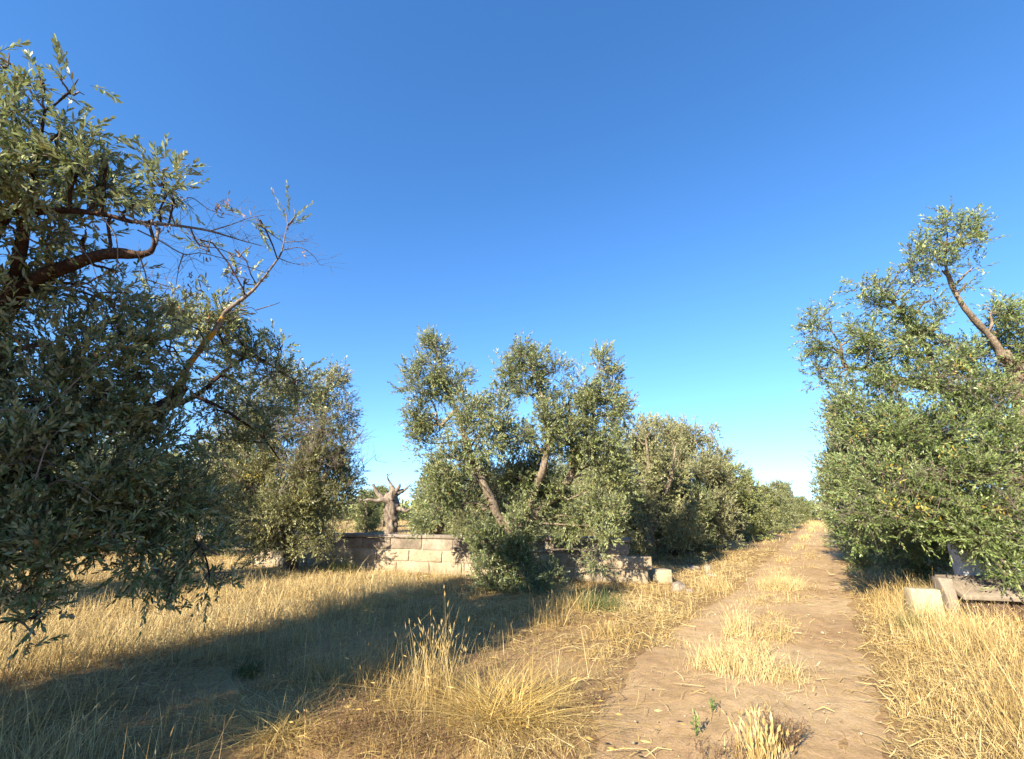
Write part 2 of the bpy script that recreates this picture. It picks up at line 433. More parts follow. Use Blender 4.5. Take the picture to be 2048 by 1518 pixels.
V = np.stack([X, Y, hgt(X, Y)], -1).reshape(-1, 3)
# the soil lies lower where the track is cut into it
k_ = np.argmin(np.abs(V[:, None, 1]-A_[None, ::6, 1]), 1)*6
tv_ = (V[:, 0]-A_[k_, 0])/(B_[k_, 0]-A_[k_, 0]); wd_ = B_[k_, 0]-A_[k_, 0]
ins = np.minimum(tv_, 1-tv_)*wd_
V[:, 2] -= .075*np.clip((ins-.3)/.25, 0, 1)*(V[:, 1] > A_[0, 1])*(V[:, 1] < A_[-1, 1])
nx, ny = len(xs), len(ys)
i = (np.arange(ny-1)[:, None]*nx+np.arange(nx-1)[None]).ravel()
o = mesh_obj('ground', V, np.stack([i, i+1, i+nx+1, i+nx], -1), M['soil'], smooth=True)
tag(o, 'dry reddish soil littered with straw under the grove', 'ground', kind='structure')


# ------------------------------------------------------------------ grass
def blades(base, h, lean, bendf, width, r, hue, geo, seg=3):
    n = len(base)
    az = r.uniform(0, 6.283, n); dl = np.stack([np.cos(az), np.sin(az), 0*az], -1)*lean[:, None]
    wd = r.uniform(0, 6.283, n); sd = np.stack([np.cos(wd), np.sin(wd), 0*wd], -1)*(width/2)[:, None]
    rows = []
    for k in range(seg+1):
        t = k/seg
        c = base+dl*(h*(t*.55+bendf*t*t))[:, None]
        c[:, 2] += h*(t-.35*np.minimum(lean, 1.6)*bendf*t*t)
        f = (1-t)**.6 if k < seg else .12
        rows += [c-sd*f, c+sd*f]
    V = np.stack(rows, 1).reshape(-1, 3); b = (np.arange(n)*(2*seg+2))[:, None]
    F = np.concatenate([b+np.array([[2*k, 2*k+1, 2*k+3, 2*k+2]]) for k in range(seg)])
    geo.add(V, F, np.repeat(hue, 2*seg+2))
    tip = (rows[-1]+rows[-2])/2; return tip, norm(tip-(rows[-3]+rows[-4])/2)
def heads(tip, d, r, hue, geo, L=.05, Wd=.011):
    n = len(tip); side = norm(np.cross(d, r.normal(0, 1, (n, 3)))); s2 = np.cross(d, side)
    l = (L*r.uniform(.6, 1.3, n))[:, None]; w = (Wd*r.uniform(.7, 1.2, n))[:, None]/2
    for sv in (side, s2):
        V = np.stack([tip-d*l*.15, tip+d*l*.3+sv*w, tip+d*l, tip+d*l*.3-sv*w], 1).reshape(-1, 3)
        geo.add(V, (np.arange(n)*4)[:, None]+np.array([[0, 1, 2, 3]]), np.repeat(hue, 4))

def in_poly(x, y, poly):
    c = np.zeros(x.shape, bool); p = np.asarray(poly, float)
    for (x0, y0), (x1, y1) in zip(p, np.roll(p, -1, 0)):
        hit = ((y0 > y) != (y1 > y)) & (x < (x1-x0)*(y-y0)/(y1-y0+1e-12)+x0); c ^= hit
    return c

TRACK = np.concatenate([LB, RB[::-1]])[:, :2]
def track_v(p):
    """0 at the left border of the track, 1 at the right border"""
    k = np.argmin(np.abs(p[:, None, 1]-A_[None, ::6, 1])+.0*p[:, None, 0], 1)*6
    a, b = A_[k], B_[k]
    return (p[:, 0]-a[:, 0])/(b[:, 0]-a[:, 0])

# tufts standing on the track and its verges: px, py, half width px, half depth px, height, density
BLOBS = [(1480, 1335, 80, 30, .2, .7), (1470, 1268, 26, 16, .26, .7), (1555, 1352, 60, 14, .12, .8), (1540, 1275, 70, 18, .12, .9),
         (1562, 1172, 52, 13, .22, .9), (1545, 1205, 75, 14, .1, .55), (1575, 1120, 30, 8, .12, .5), (1600, 1095, 22, 8, .12, .6),
         (1612, 1075, 18, 8, .14, .7), (1625, 1060, 16, 6, .16, .9), (1430, 1180, 55, 16, .22, .7), (1320, 1285, 60, 14, .1, .7),
         (1230, 1265, 70, 16, .16, .8), (1125, 1385, 28, 12, .3, .8), (1195, 1310, 60, 14, .1, .5),
         (1520, 1545, 60, 25, .22, .35), (1100, 1245, 70, 14, .25, .7), (1150, 1215, 70, 16, .28, .8), (1560, 1140, 40, 8, .1, .4),
         (1270, 1215, 70, 18, .14, .6), (1350, 1235, 60, 14, .12, .5), (1640, 1050, 30, 5, .2, .9)]

def cover(p):
    """density 0..1 and height of standing grass for ground points, and the share of lying straw"""
    x, y = PX(np.column_stack([p[:, :2], 0*p[:, 0]]))
    r_ = np.hypot(p[:, 0], p[:, 1])
    infront = p[:, 1]*cp-EYE*sp > .3
    tv = track_v(p); on = (tv > 0.0) & (tv < 1.0)
    right = tv >= 1; left = tv <= 0
    edge_l = 1360-.208*x                                  # where the long shade ends in the open field
    dens = np.zeros(len(p)); h = np.zeros(len(p)); lie = np.zeros(len(p))
    q = np.column_stack([p[:, :2], 0*p[:, 0]])
    n1, n2 = wob(q, .9), wob(q+7, 2.6)
    # open field on the left
    f = left & (y < edge_l+12)
    flat = np.clip(.5+1.1*wob(q+13, .55)+.5*wob(q+17, 1.7), 0, 1)
    wallside = np.clip((y-1120)/70, .42, 1)
    dens = np.where(f, (.8+.2*n1)*(1-.62*flat), dens); h = np.where(f, (.33+.06*n1+.07*n2)*(1-.4*flat)*wallside, h); lie = np.where(f, .55+.5*flat, lie)
    # strip in the shade
    f = left & (y >= edge_l+12)
    dens = np.where(f, .15+.2*n1+.2*n2, dens); h = np.where(f, .19+.09*n2+.03*n1, h); lie = np.where(f, .5+.42*n2+.2*n1, lie)
    # bare patches of soil
    bare = 1.6*np.exp(-(((x-1050)/210)**2+((y-1338)/36)**2))+.9*np.exp(-(((x-700)/160)**2+((y-1300)/30)**2))+np.exp(-(((x-860)/130)**2+((y-1262)/16)**2))+1.1*np.exp(-(((x-1150)/60)**2+((y-1440)/40)**2))
    # tall stand of dead stalks near the viewer
    st = np.exp(-(((x-770)/110)**2+((y-1420)/60)**2))+.8*np.exp(-(((x-640)/170)**2+((y-1560)/70)**2))
    dens = np.where(left, dens+.34*st, dens); h = np.where(left, h+.14*np.minimum(st, 1), h)
    f = left & (y > 1385) & (x > 430) & (x < 1260)
    h = np.where(f, h*.62, h); dens = np.where(f, dens*.62, dens)
    # verge between the tree by the wall and the track
    f = left & (x > 930) & (y < 1330)
    dens = np.where(f, .2+.3*n1+.22*n2, dens); h = np.where(f, .13+.06*n2, h); lie = np.where(f, .65+.4*n2, lie)
    dens = dens*(1-np.clip(bare, 0, 1)*.93); lie = lie*(1-np.clip(bare, 0, 1)*.95)
    # right verge
    f = right
    fade = np.clip((tv-1)/.22+.25*n2, 0, 1)
    flat = np.clip(.35+1.*wob(q+23, .8)+.5*wob(q+27, 2.1), 0, 1)
    dens = np.where(f, (.85+.25*n1)*fade*(1-.55*flat), dens); h = np.where(f, (.29+.07*n1+.07*n2)*(1-.35*flat)*(.35+.65*np.clip((tv-1)/.5, 0, 1)), h); lie = np.where(f, .9*np.clip((tv-.9)/.2, 0, 1), lie)
    # track
    ridge = np.exp(-((tv-.54)/.13)**2)*np.clip((r_-3.9)/1.2, 0, 1)*np.clip(.45+1.1*wob(q+40, 1.3)+.5*n2, 0, 1)
    rim = np.exp(-(tv/.10)**2)+np.exp(-((1-tv)/.09)**2)
    dens = np.where(on, .008+.55*ridge, dens); h = np.where(on, .05+.05*ridge, h); lie = np.where(on, .02+.75*ridge+.4*rim*np.clip(.4+n2, 0, 1), lie)
    for bx, by, ax, ay, hh, dd in BLOBS:
        e = np.exp(-(((x-bx)/ax)**2+((y-by)/ay)**2)*1.4)
        e = np.clip(e*1.5+.25*n2*e-.2, 0, 1)
        w = dd*e
        f = w > dens
        h = np.where(f, hh*(.45+.55*e), h); dens = np.where(f, w, dens); lie = np.maximum(lie, w*.9)
    # shaded ground under the trees grows less
    f = left & (p[:, 1] > 11.8) & (x > 1240)
    dens = np.where(f, dens*.45, dens)
    f = right & (x > 1895) & (y > 1190) & (y < 1300)
    h = np.where(f, h*.75, h)
    f = right & (y < 1190) & (x > 1730) & (x < 1960)
    dens = np.where(f, dens*.1, dens); lie = np.where(f, lie*.2, lie)
    dens = np.clip(dens, 0, 1.2)*infront; lie = np.clip(lie, 0, 1.2)*infront
    return dens, np.clip(h, .04, .6), lie

def scatter(N, r, r0, r1, powr, amin=-62, amax=62):
    u = r.random(N)
    e = 2-powr
    rr = (r0**e+(r1**e-r0**e)*u)**(1/e) if abs(e) > 1e-6 else r0*(r1/r0)**u
    a = R(1)*r.uniform(amin, amax, N)
    return np.column_stack([rr*np.sin(a), rr*np.cos(a), 0*rr])

SOLID = []            # footprints kept free of grass: centre x, y, radius
r = np.random.default_rng(11)
grass = Geo()
p = scatter(820000, r, 2.3, 75, 1.55)
dens, h, lie = cover(p)
k = r.random(len(p)) < dens/1.2; p, h = p[k], h[k]
dist = np.hypot(p[:, 0], p[:, 1]); p[:, 2] = gz(p[:, 0], p[:, 1])-.01
q = np.column_stack([p[:, :2], 0*h])
nz = wob(q+20, .8); nn = wob(q+31, 3)
hue = np.clip(.62+.16*nz+.12*nn+r.normal(0, .2, len(p)), 0, .95)
pxx, pyy = PX(np.column_stack([p[:, :2], 0*h]))
brown = 1/(1+np.exp(-(pyy-(1368-.208*pxx))/14))*(1/(1+np.exp((pxx-1000)/90)))  # outline of the long shade; straw inside gets a shade tone in its colour
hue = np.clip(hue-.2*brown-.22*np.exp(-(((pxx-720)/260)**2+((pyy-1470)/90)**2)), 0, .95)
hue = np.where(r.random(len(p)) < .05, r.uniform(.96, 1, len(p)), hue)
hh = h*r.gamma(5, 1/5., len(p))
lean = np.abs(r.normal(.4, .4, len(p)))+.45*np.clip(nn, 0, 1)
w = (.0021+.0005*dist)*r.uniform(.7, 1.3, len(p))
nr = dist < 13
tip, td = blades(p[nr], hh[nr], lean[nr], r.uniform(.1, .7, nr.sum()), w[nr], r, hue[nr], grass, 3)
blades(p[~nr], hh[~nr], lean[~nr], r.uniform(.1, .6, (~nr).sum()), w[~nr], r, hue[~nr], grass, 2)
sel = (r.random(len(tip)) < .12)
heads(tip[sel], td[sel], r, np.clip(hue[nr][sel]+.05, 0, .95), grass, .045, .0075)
print('standing grass', len(p))
# straw lying on the ground
p = scatter(230000, r, 2.3, 22, 1.3)
dens, h, lie = cover(p)
k = r.random(len(p)) < lie/1.2; p = p[k]
n = len(p); dist = np.hypot(p[:, 0], p[:, 1])
p[:, 2] = gz(p[:, 0], p[:, 1])+np.abs(r.normal(.012, .02, n))+.008
az = r.uniform(0, 6.283, n)+.0; dv = np.stack([np.cos(az), np.sin(az), r.normal(0, .13, n)], -1)
L = r.uniform(.06, .26, n)[:, None]; sd = np.stack([-np.sin(az), np.cos(az), r.normal(0, .5, n)], -1)*((.002+.0004*dist)/2)[:, None]
mid = p+dv*L*.5+np.stack([0*az, 0*az, r.uniform(0, .03, n)], -1); end = p+dv*L+sd*r.normal(0, 12, (n, 1))
end[:, 2] = np.maximum(end[:, 2], gz(end[:, 0], end[:, 1])+.004)
V = np.stack([p-sd, p+sd, mid-sd, mid+sd, end-sd*.4, end+sd*.4], 1).reshape(-1, 3); b = (np.arange(n)*6)[:, None]
hue = np.clip(.62+.15*wob(np.column_stack([p[:, :2], 0*az])+20, .8)+r.normal(0, .2, n), 0, .95)
pxx, pyy = PX(np.column_stack([p[:, :2], 0*az]))
hue = np.clip(hue-.3/(1+np.exp(-(pyy-(1368-.208*pxx))/14))/(1+np.exp((pxx-1000)/90)), 0, .95)  # lying straw browned the same way, shade tone painted within that outline
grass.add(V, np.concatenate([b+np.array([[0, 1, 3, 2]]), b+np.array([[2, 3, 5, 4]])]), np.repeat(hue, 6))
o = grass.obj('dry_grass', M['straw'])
tag(o, 'dry golden grass standing and lying over the field and along the track', 'grass', kind='stuff')

# small stones scattered on the ground
r = np.random.default_rng(5)
def rock_mesh(geo, c, s, r, n=2):
    import bmesh
    bm = bmesh.new(); bmesh.ops.create_icosphere(bm, subdivisions=n, radius=1)
    v = np.array([x.co[:] for x in bm.verts]); f = np.array([[x.index for x in fc.verts] for fc in bm.faces]); bm.free()
    off = r.uniform(0, 50, 3)
    v = np.sign(v)*np.abs(v)**.75
    v = v*(1+.22*wob(v+off, 1.1)[:, None]+.1*wob(v+off, 3.3)[:, None])
    a = r.uniform(0, 6.28); rot = np.array([[math.cos(a), -math.sin(a), 0], [math.sin(a), math.cos(a), 0], [0, 0, 1]])
    geo.add((v*np.asarray(s))@rot.T+np.asarray(c), f)
g = Geo()
p = scatter(1500, r, 2.6, 15, 1.2); 
tv = track_v(p); p = p[(tv > -.05) & (tv < 1.05)][:420]
for q in p:
    s = r.gamma(2, .0022)+.003
    rock_mesh(g, (q[0], q[1], gz(q[0], q[1])+.016), (s*1.2, s, s*.7), r, 1)
tag(g.obj('gravel', M['tufa']), 'small pale pebbles scattered over the track', 'gravel', kind='stuff')

# ------------------------------------------------------------------ stone wall
def box(geo, lo, hi, fr, r, jit=.006, bev=.018, tone=0.):
    """block between lo and hi in the frame fr=(origin, along, across), with softened chipped edges"""
    lo, hi = np.asarray(lo, float), np.asarray(hi, float)
    c, s = (lo+hi)/2, (hi-lo)/2
    import bmesh
    bm = bmesh.new(); bmesh.ops.create_cube(bm, size=2)
    for v in bm.verts: v.co = Vector(v.co)*Vector(s)
    bmesh.ops.subdivide_edges(bm, edges=bm.edges[:], cuts=3, use_grid_fill=True)
    v = np.array([x.co[:] for x in bm.verts]); f = [[x.index for x in fc.verts] for fc in bm.faces]; bm.free()
    b_ = np.minimum(bev, s*.45); half = np.abs(np.abs(v)-s/2) < s*.1; v = np.where(half, np.sign(v)*(s-b_), v)
    # round the edges
    inn = np.maximum(s-bev, s*.2); q = np.clip(v, -inn, inn); d = v-q
    ln = np.linalg.norm(d, axis=1, keepdims=True); v = np.where(ln > 1e-9, q+d/np.maximum(ln, 1e-9)*np.minimum(ln, bev), v)
    off = r.uniform(0, 90, 3)
    v = v+np.stack([wob(v+off, 5), wob(v+off+3, 5), wob(v+off+6, 5)], -1)*jit
    o_, a, b = fr
    w = c+v
    geo.add(o_+w[:, :1]*a+w[:, 1:2]*b+w[:, 2:]*np.array([0, 0, 1.]), np.array(f), tone)

r = np.random.default_rng(21)
wl, wr = G(540, 1134), G(1262, 1166)
al = norm(wr-wl); ac = np.array([-al[1], al[0], 0]); Lw = np.linalg.norm(wr-wl)
fr = (wl, al, ac)
root = empty('stone_wall', tuple(wl), 'long low wall of squared tufa blocks stepping down beside the track', 'wall')
body, top, cope, mort = Geo(), Geo(), Geo(), Geo()
hc = .275
ends = [Lw+.38, Lw+.48, Lw]
for ci in range(3):
    x = -.3 if ci % 2 else -.62
    while x < ends[ci]-.05:
        ln = .9+r.uniform(-.05, .05); e = min(x+ln, ends[ci])
        if ends[ci]-e < .25: e = ends[ci]
        z0 = -.12 if ci == 0 else hc*ci
        box(top if ci == 2 else body, (x+.011, r.uniform(-.012, .006), z0+(.009 if ci else 0)), (e-.011, .26, hc*(ci+1)-.009), fr, r, .009, .016, r.random()*.8)
        x = e
x = -.7
while x < Lw+.06:
    e = min(x+1.05+r.uniform(-.1, .1), Lw+.08)
    box(cope, (x+.004, -.035, hc*3+.004), (e-.004, .30, hc*3+.095+r.uniform(-.006, .006)), fr, r, .008, .02, r.random()*.8); x = e
for a_, b_, z0, z1 in ((-.55, Lw-.05, .02, hc*3-.02), (Lw-.06, Lw+.36, .02, hc*2-.02)):
    box(mort, (a_, .024, z0), (b_, .236, z1), fr, r, .0, .004)
body.obj('lower_courses', M['tufa'], root, wl)['label'] = 'sandy lower courses of tufa blocks'
top.obj('top_course', M['tufa_dark'], root, wl)['label'] = 'greyer weathered top course'
cope.obj('coping', M['coping'], root, wl)['label'] = 'dark flat coping slabs'
mort.obj('mortar', M['mortar'], root, wl)

def block(name, label, x, y, size, yaw, mat, cat='stone block', tilt=0., group=None, jit=.008):
    c = G(x, y); c[2] = gz(c[0], c[1])
    a = np.array([math.cos(yaw), math.sin(yaw), 0]); b = np.array([-a[1], a[0], 0])
    g = Geo(); s = np.asarray(size)
    box(g, (-s[0]/2, 0, -.03), (s[0]/2, s[1], s[2]), (np.zeros(3), a, b), r, jit, .01)
    o = g.obj(name, M[mat], None, (0, 0, 0)); o.location = c; o.rotation_euler = (tilt, tilt*.6, 0)
    return tag(o, label, cat, group)
block('stone_block', 'squared pale block standing at the lower end of the wall', 1331, 1166, (.34, .32, .27), R(-18)+.5, 'concrete', jit=.003)
def rock(label, x, y, s, mat='limestone'):
    c = G(x, y); c[2] = gz(c[0], c[1])+s[2]*.55
    g = Geo(); rock_mesh(g, (0, 0, 0), s, r, 3)
    o = g.obj('rock', M[mat], None, (0, 0, 0), False); o.location = c
    return tag(o, label, 'rock')
rock('rough greyish rock lying in straw in front of the squared block', 1359, 1179, (.15, .1, .11), 'tufa_dark')
rock('small brown rock touching the larger rough one by the block', 1378, 1184, (.07, .06, .05), 'tufa_dark')
rock('long flat pale rock in the shade under the trees past the wall end', 1387, 1139, (.17, .1, .08), 'tufa_dark')
rock('upright pale rock beside the long flat one under the trees', 1416, 1142, (.1, .09, .11), 'tufa_dark')
rock('low grey rock sunk in straw in front of the two pale rocks', 1422, 1152, (.18, .1, .05), 'tufa_dark')

# ------------------------------------------------------------------ stone seat and whitewashed cistern on the right
c0 = G(1858, 1236); yawr = R(-14)
a = np.array([math.cos(yawr), math.sin(yawr), 0]); b = np.array([-a[1], a[0], 0]); fr2 = (np.zeros(3), a, b)
def place(geo, name, mat, parent, origin): return geo.obj(name, M[mat], parent, origin)
g = Geo(); box(g, (-.15, 0, -.05), (.22, .2, .38), fr2, r, .005, .008)
o = g.obj('concrete_block', M['concrete'], None, (0, 0, 0)); o.location = c0
tag(o, 'straw coloured low block rising from tall grass left of the stone seat', 'block')
c1 = c0+a*.36+b*.03
g = Geo(); box(g, (-.09, -.02, -.05), (.09, .26, .55), fr2, r, .024, .02)
o = g.obj('stone_pillar', M['tufa_dark'], None, (0, 0, 0)); o.location = c1
tag(o, 'short rough mottled pillar between the straw coloured block and the tilted slab', 'pillar')
root = empty('stone_bench', tuple(c1), 'tan slab tilted on a shadow toned reddish base in the grass before the whitewashed wall', 'bench')
# tilted slab
g = Geo(); box(g, (0, 0, -.035), (1.9, .62, .035), fr2, r, .003, .008)
o = g.obj('slab', M['slab'], root, (0, 0, 0)); 
o.location = Vector(a*.13+b*-.02+np.array([0, 0, .29])); o.rotation_mode = 'AXIS_ANGLE'; o.rotation_axis_angle = (R(20), *a)
g = Geo(); box(g, (.16, .12, -.05), (1.9, .4, .29), fr2, r, .01, .02); g.obj('support', M['slab_under'], root, (0, 0, 0))
c2 = c1+a*.62+b*.66
g = Geo(); box(g, (-.02, 0, -.05), (2.3, .3, 1.25), fr2, r, .006, .02)
o = g.obj('whitewashed_wall', M['whitewash'], None, (0, 0, 0)); o.location = c2
tag(o, 'whitewashed wall half hidden by leaves behind the tan tilted slab', 'wall')

# ------------------------------------------------------------------ trees
# --- near tree on the left
r = np.random.default_rng(101)
base = np.array([-3.75, 3.3, -.05])
crotch = np.array([-3.62, 3.25, 1.25])
limbs = [([base, base+[.05, 0, .6], crotch], [.30, .23, .22]),
         ([crotch, P(-40, 720, 3.3), P(30, 590, 3.2), P(130, 535, 3.15), P(215, 508, 3.1), P(290, 508, 3.1), P(312, 487, 3.1)], [.15, .08, .06, .046, .036, .022, .010]),
         ([P(-60, 640, 3.2), P(0, 442, 3.0), P(70, 424, 3.0), P(135, 421, 3.0), P(200, 428, 3.05), P(265, 444, 3.1)], [.06, .035, .026, .022, .017, .014]),
         ([crotch, P(100, 860, 3.5), P(240, 845, 3.7), P(330, 812, 4.0), P(366, 772, 4.1)], [.16, .10, .075, .06, .05]),
         ([crotch, P(-150, 700, 2.9), P(-180, 500, 2.8)], [.14, .08, .04]),
         ([crotch, P(60, 960, 3.1), P(200, 1000, 3.4), P(300, 1030, 3.7), P(400, 1090, 3.9)], [.09, .05, .035, .025, .012]),
         ([P(20, 600, 3.2), P(60, 400, 3.0), P(90, 220, 2.95)], [.05, .02, .008]),
         ([P(300, 828, 3.9), P(390, 792, 4.4), P(450, 742, 4.7), P(505, 712, 5.0), P(560, 742, 5.2)], [.035, .025, .018, .014, .008]),
         ([P(390, 792, 4.4), P(450, 820, 4.5), P(520, 870, 4.7), P(560, 920, 4.8)], [.018, .015, .01, .006])]
E = ell
cl = [E(-8, 112, 2.9, 26, 42, .45, .8), E(86, 165, 2.95, 28, 55, .5, .55), E(150, 178, 3, 20, 45, .55, .3), E(25, 210, 2.9, 50, 50, .45, .6), E(120, 265, 3, 55, 50, .45, .7), E(40, 300, 2.9, 85, 85, .4), E(150, 320, 3, 62, 60, .42, .9),
      E(60, 400, 3, 100, 75, .38), E(195, 372, 3.1, 52, 60, .38, .9), E(215, 330, 3.1, 36, 36, .42, .8), E(225, 430, 3.15, 36, 26, .42, .5), E(322, 352, 3.2, 46, 45, .6, .7), E(352, 385, 3.2, 40, 28, .55, .4), E(265, 405, 3.15, 50, 32, .5, .35), E(300, 440, 3.1, 60, 25, .6, .1),
      E(80, 475, 3.1, 100, 40, .35, .7), E(170, 470, 3.15, 45, 30, .4, .25), E(40, 600, 3.2, 80, 60, .38, .9), E(170, 575, 3.3, 60, 50, .45, .55), E(235, 545, 3.25, 45, 25, .4, .25), E(100, 680, 3.3, 130, 80, .4), E(235, 655, 3.6, 75, 75, .42), E(210, 600, 3.5, 60, 40, .42, .6),
      E(330, 690, 3.9, 72, 72, .62, .9), E(400, 640, 4.75, 72, 50, .75, .9), E(445, 605, 4.85, 42, 34, .78, .6), E(440, 690, 4.85, 56, 40, .68, .7), E(340, 610, 4.2, 40, 30, .65, .4),
      E(60, 790, 3.2, 130, 90, .38), E(200, 770, 3.5, 110, 80, .38), E(310, 760, 3.8, 70, 50, .42, .8), E(60, 900, 3.0, 120, 90, .42), E(200, 900, 3.4, 120, 85, .35), E(310, 880, 3.8, 90, 60, .35, .9),
      E(60, 1020, 3.0, 125, 85, .36), E(190, 1010, 3.4, 125, 75, .32), E(330, 1000, 3.8, 100, 70, .32), E(390, 1010, 4.2, 64, 56, .35, .5), E(420, 930, 4.5, 56, 45, .38, .3),
      E(140, 1080, 3.1, 90, 50, .34), E(20, 1060, 2.9, 90, 60, .35), E(110, 1140, 3, 60, 36, .34, .7), E(240, 1040, 3.6, 100, 60, .32), E(30, 1110, 2.95, 100, 60, .35, .9), E(60, 1180, 2.95, 60, 50, .35, .9), E(72, 1235, 2.9, 34, 34, .35, .6), E(290, 1090, 3.5, 85, 45, .33, .8), E(290, 1150, 3.4, 64, 36, .33, .8), E(335, 1200, 3.35, 44, 28, .33, .45), E(395, 1090, 3.8, 80, 50, .33, .6), E(420, 1160, 3.8, 70, 24, .33, .4),
      E(450, 750, 4.7, 46, 40, .6, .55), E(520, 720, 5.0, 50, 38, .6, .6), E(565, 690, 5.1, 42, 28, .62, .4), E(570, 745, 5.2, 48, 40, .55, .65), E(590, 770, 5.2, 34, 40, .5, .6), E(500, 800, 4.8, 60, 40, .45, .5), E(430, 820, 4.5, 50, 35, .42, .35), E(520, 855, 4.8, 50, 40, .42, .5), E(470, 880, 4.7, 50, 35, .42, .55),
      E(490, 560, 4.6, 30, 22, .62, .15), E(520, 440, 4.3, 22, 14, .55, .2), E(585, 440, 4.7, 22, 14, .5, .14), E(470, 500, 4.4, 46, 24, .6, .1), E(400, 480, 4.2, 50, 25, .6, .1),
      E(-190, 300, 2.9, 130, 130, .4), E(-230, 520, 3.0, 150, 140, .4), E(-230, 760, 3.1, 150, 140, .4), E(-200, 980, 3.1, 140, 130, .38), E(-130, 1130, 2.9, 90, 70, .36), E(-420, 500, 3.2, 150, 180, .4), E(-430, 820, 3.3, 160, 180, .4), E(-160, 640, 3.6, 130, 120, .4), E(-300, 640, 3.9, 200, 200, .4, 1.2)]
near = build_tree('large dark near olive tree with bare twigs against the sky and an orange lichened limb', base, limbs, cl, r, .06, .0165, 3.5,
                  ('bark_red_shade', 'leaf', 'twig'), fine=True, per=18, sub=.115, twig_len=.28, droop=.35, k=3, rmax=.011, twig_r=.0018, thin=3.1,
                  extra=([P(446, 634, 4.3), P(500, 586, 4.4), P(548, 528, 4.45), P(563, 505, 4.5), P(576, 445, 4.6)], [P(262, 443, 3.1), P(360, 452, 3.3), P(480, 480, 3.7), P(525, 492, 3.9)], [P(362, 776, 4.1), P(398, 702, 4.2), P(446, 634, 4.3)]))
g = Geo()
q1 = tube(g, [P(362, 776, 4.1), P(372, 740, 4.15), P(398, 702, 4.2), P(425, 668, 4.25), P(446, 634, 4.3)], .034, .022, sides=8, gnarl=.15)
g.obj('lichened_limb', M['bark_lichen'], near, base, True)['label'] = 'limb spotted with orange lichen'
g = Geo()
tube(g, [P(446, 634, 4.3), P(452, 622, 4.3), P(500, 586, 4.4), P(522, 562, 4.4), P(548, 528, 4.45), P(563, 505, 4.5), P(570, 470, 4.55), P(576, 445, 4.6)], 0, rad=[.021, .018, .015, .012, .010, .008, .005, .003], sides=6, gnarl=.1)
tube(g, [P(262, 443, 3.1), P(310, 447, 3.15), P(360, 452, 3.3), P(420, 462, 3.5), P(480, 480, 3.7), P(525, 492, 3.9)], 0, rad=[.014, .012, .010, .008, .005, .003], sides=6, gnarl=.1)
tube(g, [P(312, 487, 3.1), P(316, 462, 3.1), P(310, 447, 3.15)], .012, .008, sides=6)
lines = [([(275, 460), (320, 482), (367, 508), (400, 506), (440, 515), (480, 528), (530, 545)], 3.2, 3.9), ([(367, 508), (358, 535), (352, 570)], 3.4, 3.5), ([(280, 515), (290, 545), (300, 572), (345, 578)], 3.1, 3.2), ([(290, 558), (320, 568), (345, 575)], 3.1, 3.2),
         ([(380, 455), (400, 490), (440, 498), (500, 525)], 3.4, 3.8), ([(350, 450), (345, 420), (380, 395), (420, 420), (470, 432)], 3.3, 3.7), ([(420, 462), (460, 450), (500, 435), (530, 430)], 3.5, 3.9), ([(520, 450), (545, 470), (566, 484)], 4.2, 4.5), ([(566, 500), (600, 495), (625, 510), (640, 530)], 4.5, 4.7), ([(568, 484), (600, 483), (615, 482)], 4.5, 4.6), ([(555, 515), (580, 525), (615, 532)], 4.5, 4.6),
         ([(460, 625), (500, 615), (515, 626)], 4.3, 4.5), ([(460, 640), (490, 628), (510, 626)], 4.3, 4.4), ([(512, 620), (545, 610), (560, 605)], 4.4, 4.6), ([(576, 460), (572, 425), (560, 405)], 4.6, 4.6), ([(576, 450), (590, 430), (585, 410)], 4.6, 4.7), ([(120, 425), (150, 480), (180, 520), (195, 560)], 3.0, 3.0), ([(200, 430), (230, 470), (235, 520), (225, 560)], 3.0, 3.1), ([(90, 820), (200, 720), (250, 690)], 3.0, 3.3), ([(60, 1000), (120, 960), (170, 980), (200, 1002)], 2.9, 3.0), ([(0, 820), (60, 822), (90, 840)], 2.8, 2.9), ([(70, 960), (100, 880), (150, 840)], 2.9, 3.0)]
for pts, d0, d1 in lines:
    dd = np.linspace(d0, d1, len(pts)); tube(g, [P(x, y, d) for (x, y), d in zip(pts, dd)], .0052, .0022, sides=5, gnarl=.1, seg=len(pts)*4)
# fine dead twigs
def twiglets(geo, seeds, r, n, L, rad, spread=.8, gen=2, droop=0.):
    for _ in range(gen):
        idx = r.integers(0, len(seeds), n); p0 = seeds[idx]
        d = norm(r.normal(0, spread, (n, 3))+np.array([.5, .1, -droop])); l = (L*r.uniform(.4, 1.3, n))[:, None]
        p1 = p0+d*l*.5+r.normal(0, .08, (n, 3))*l; p2 = p0+d*l+r.normal(0, .12, (n, 3))*l
        V, F = many_tubes(p0, p1, p2, rad, rad*.5); geo.add(V, F)
        seeds = np.concatenate([p1, p2]); L *= .62; rad *= .75; n = int(n*1.6)
    return seeds
seeds = np.concatenate([spline([P(x, y, d) for (x, y), d in zip(pts, np.linspace(d0, d1, len(pts)))], 14) for pts, d0, d1 in lines[:11]] +
                       [spline([P(310, 447, 3.15), P(360, 452, 3.3), P(420, 462, 3.5), P(480, 480, 3.7), P(525, 492, 3.9)], 40)])
e_ = twiglets(g, seeds, r, 90, .22, .0017, .7, 2)
g.obj('bare_twigs', M['twig'], near, base, True)['label'] = 'thin bare pinkish grey twigs'
dl = Geo()
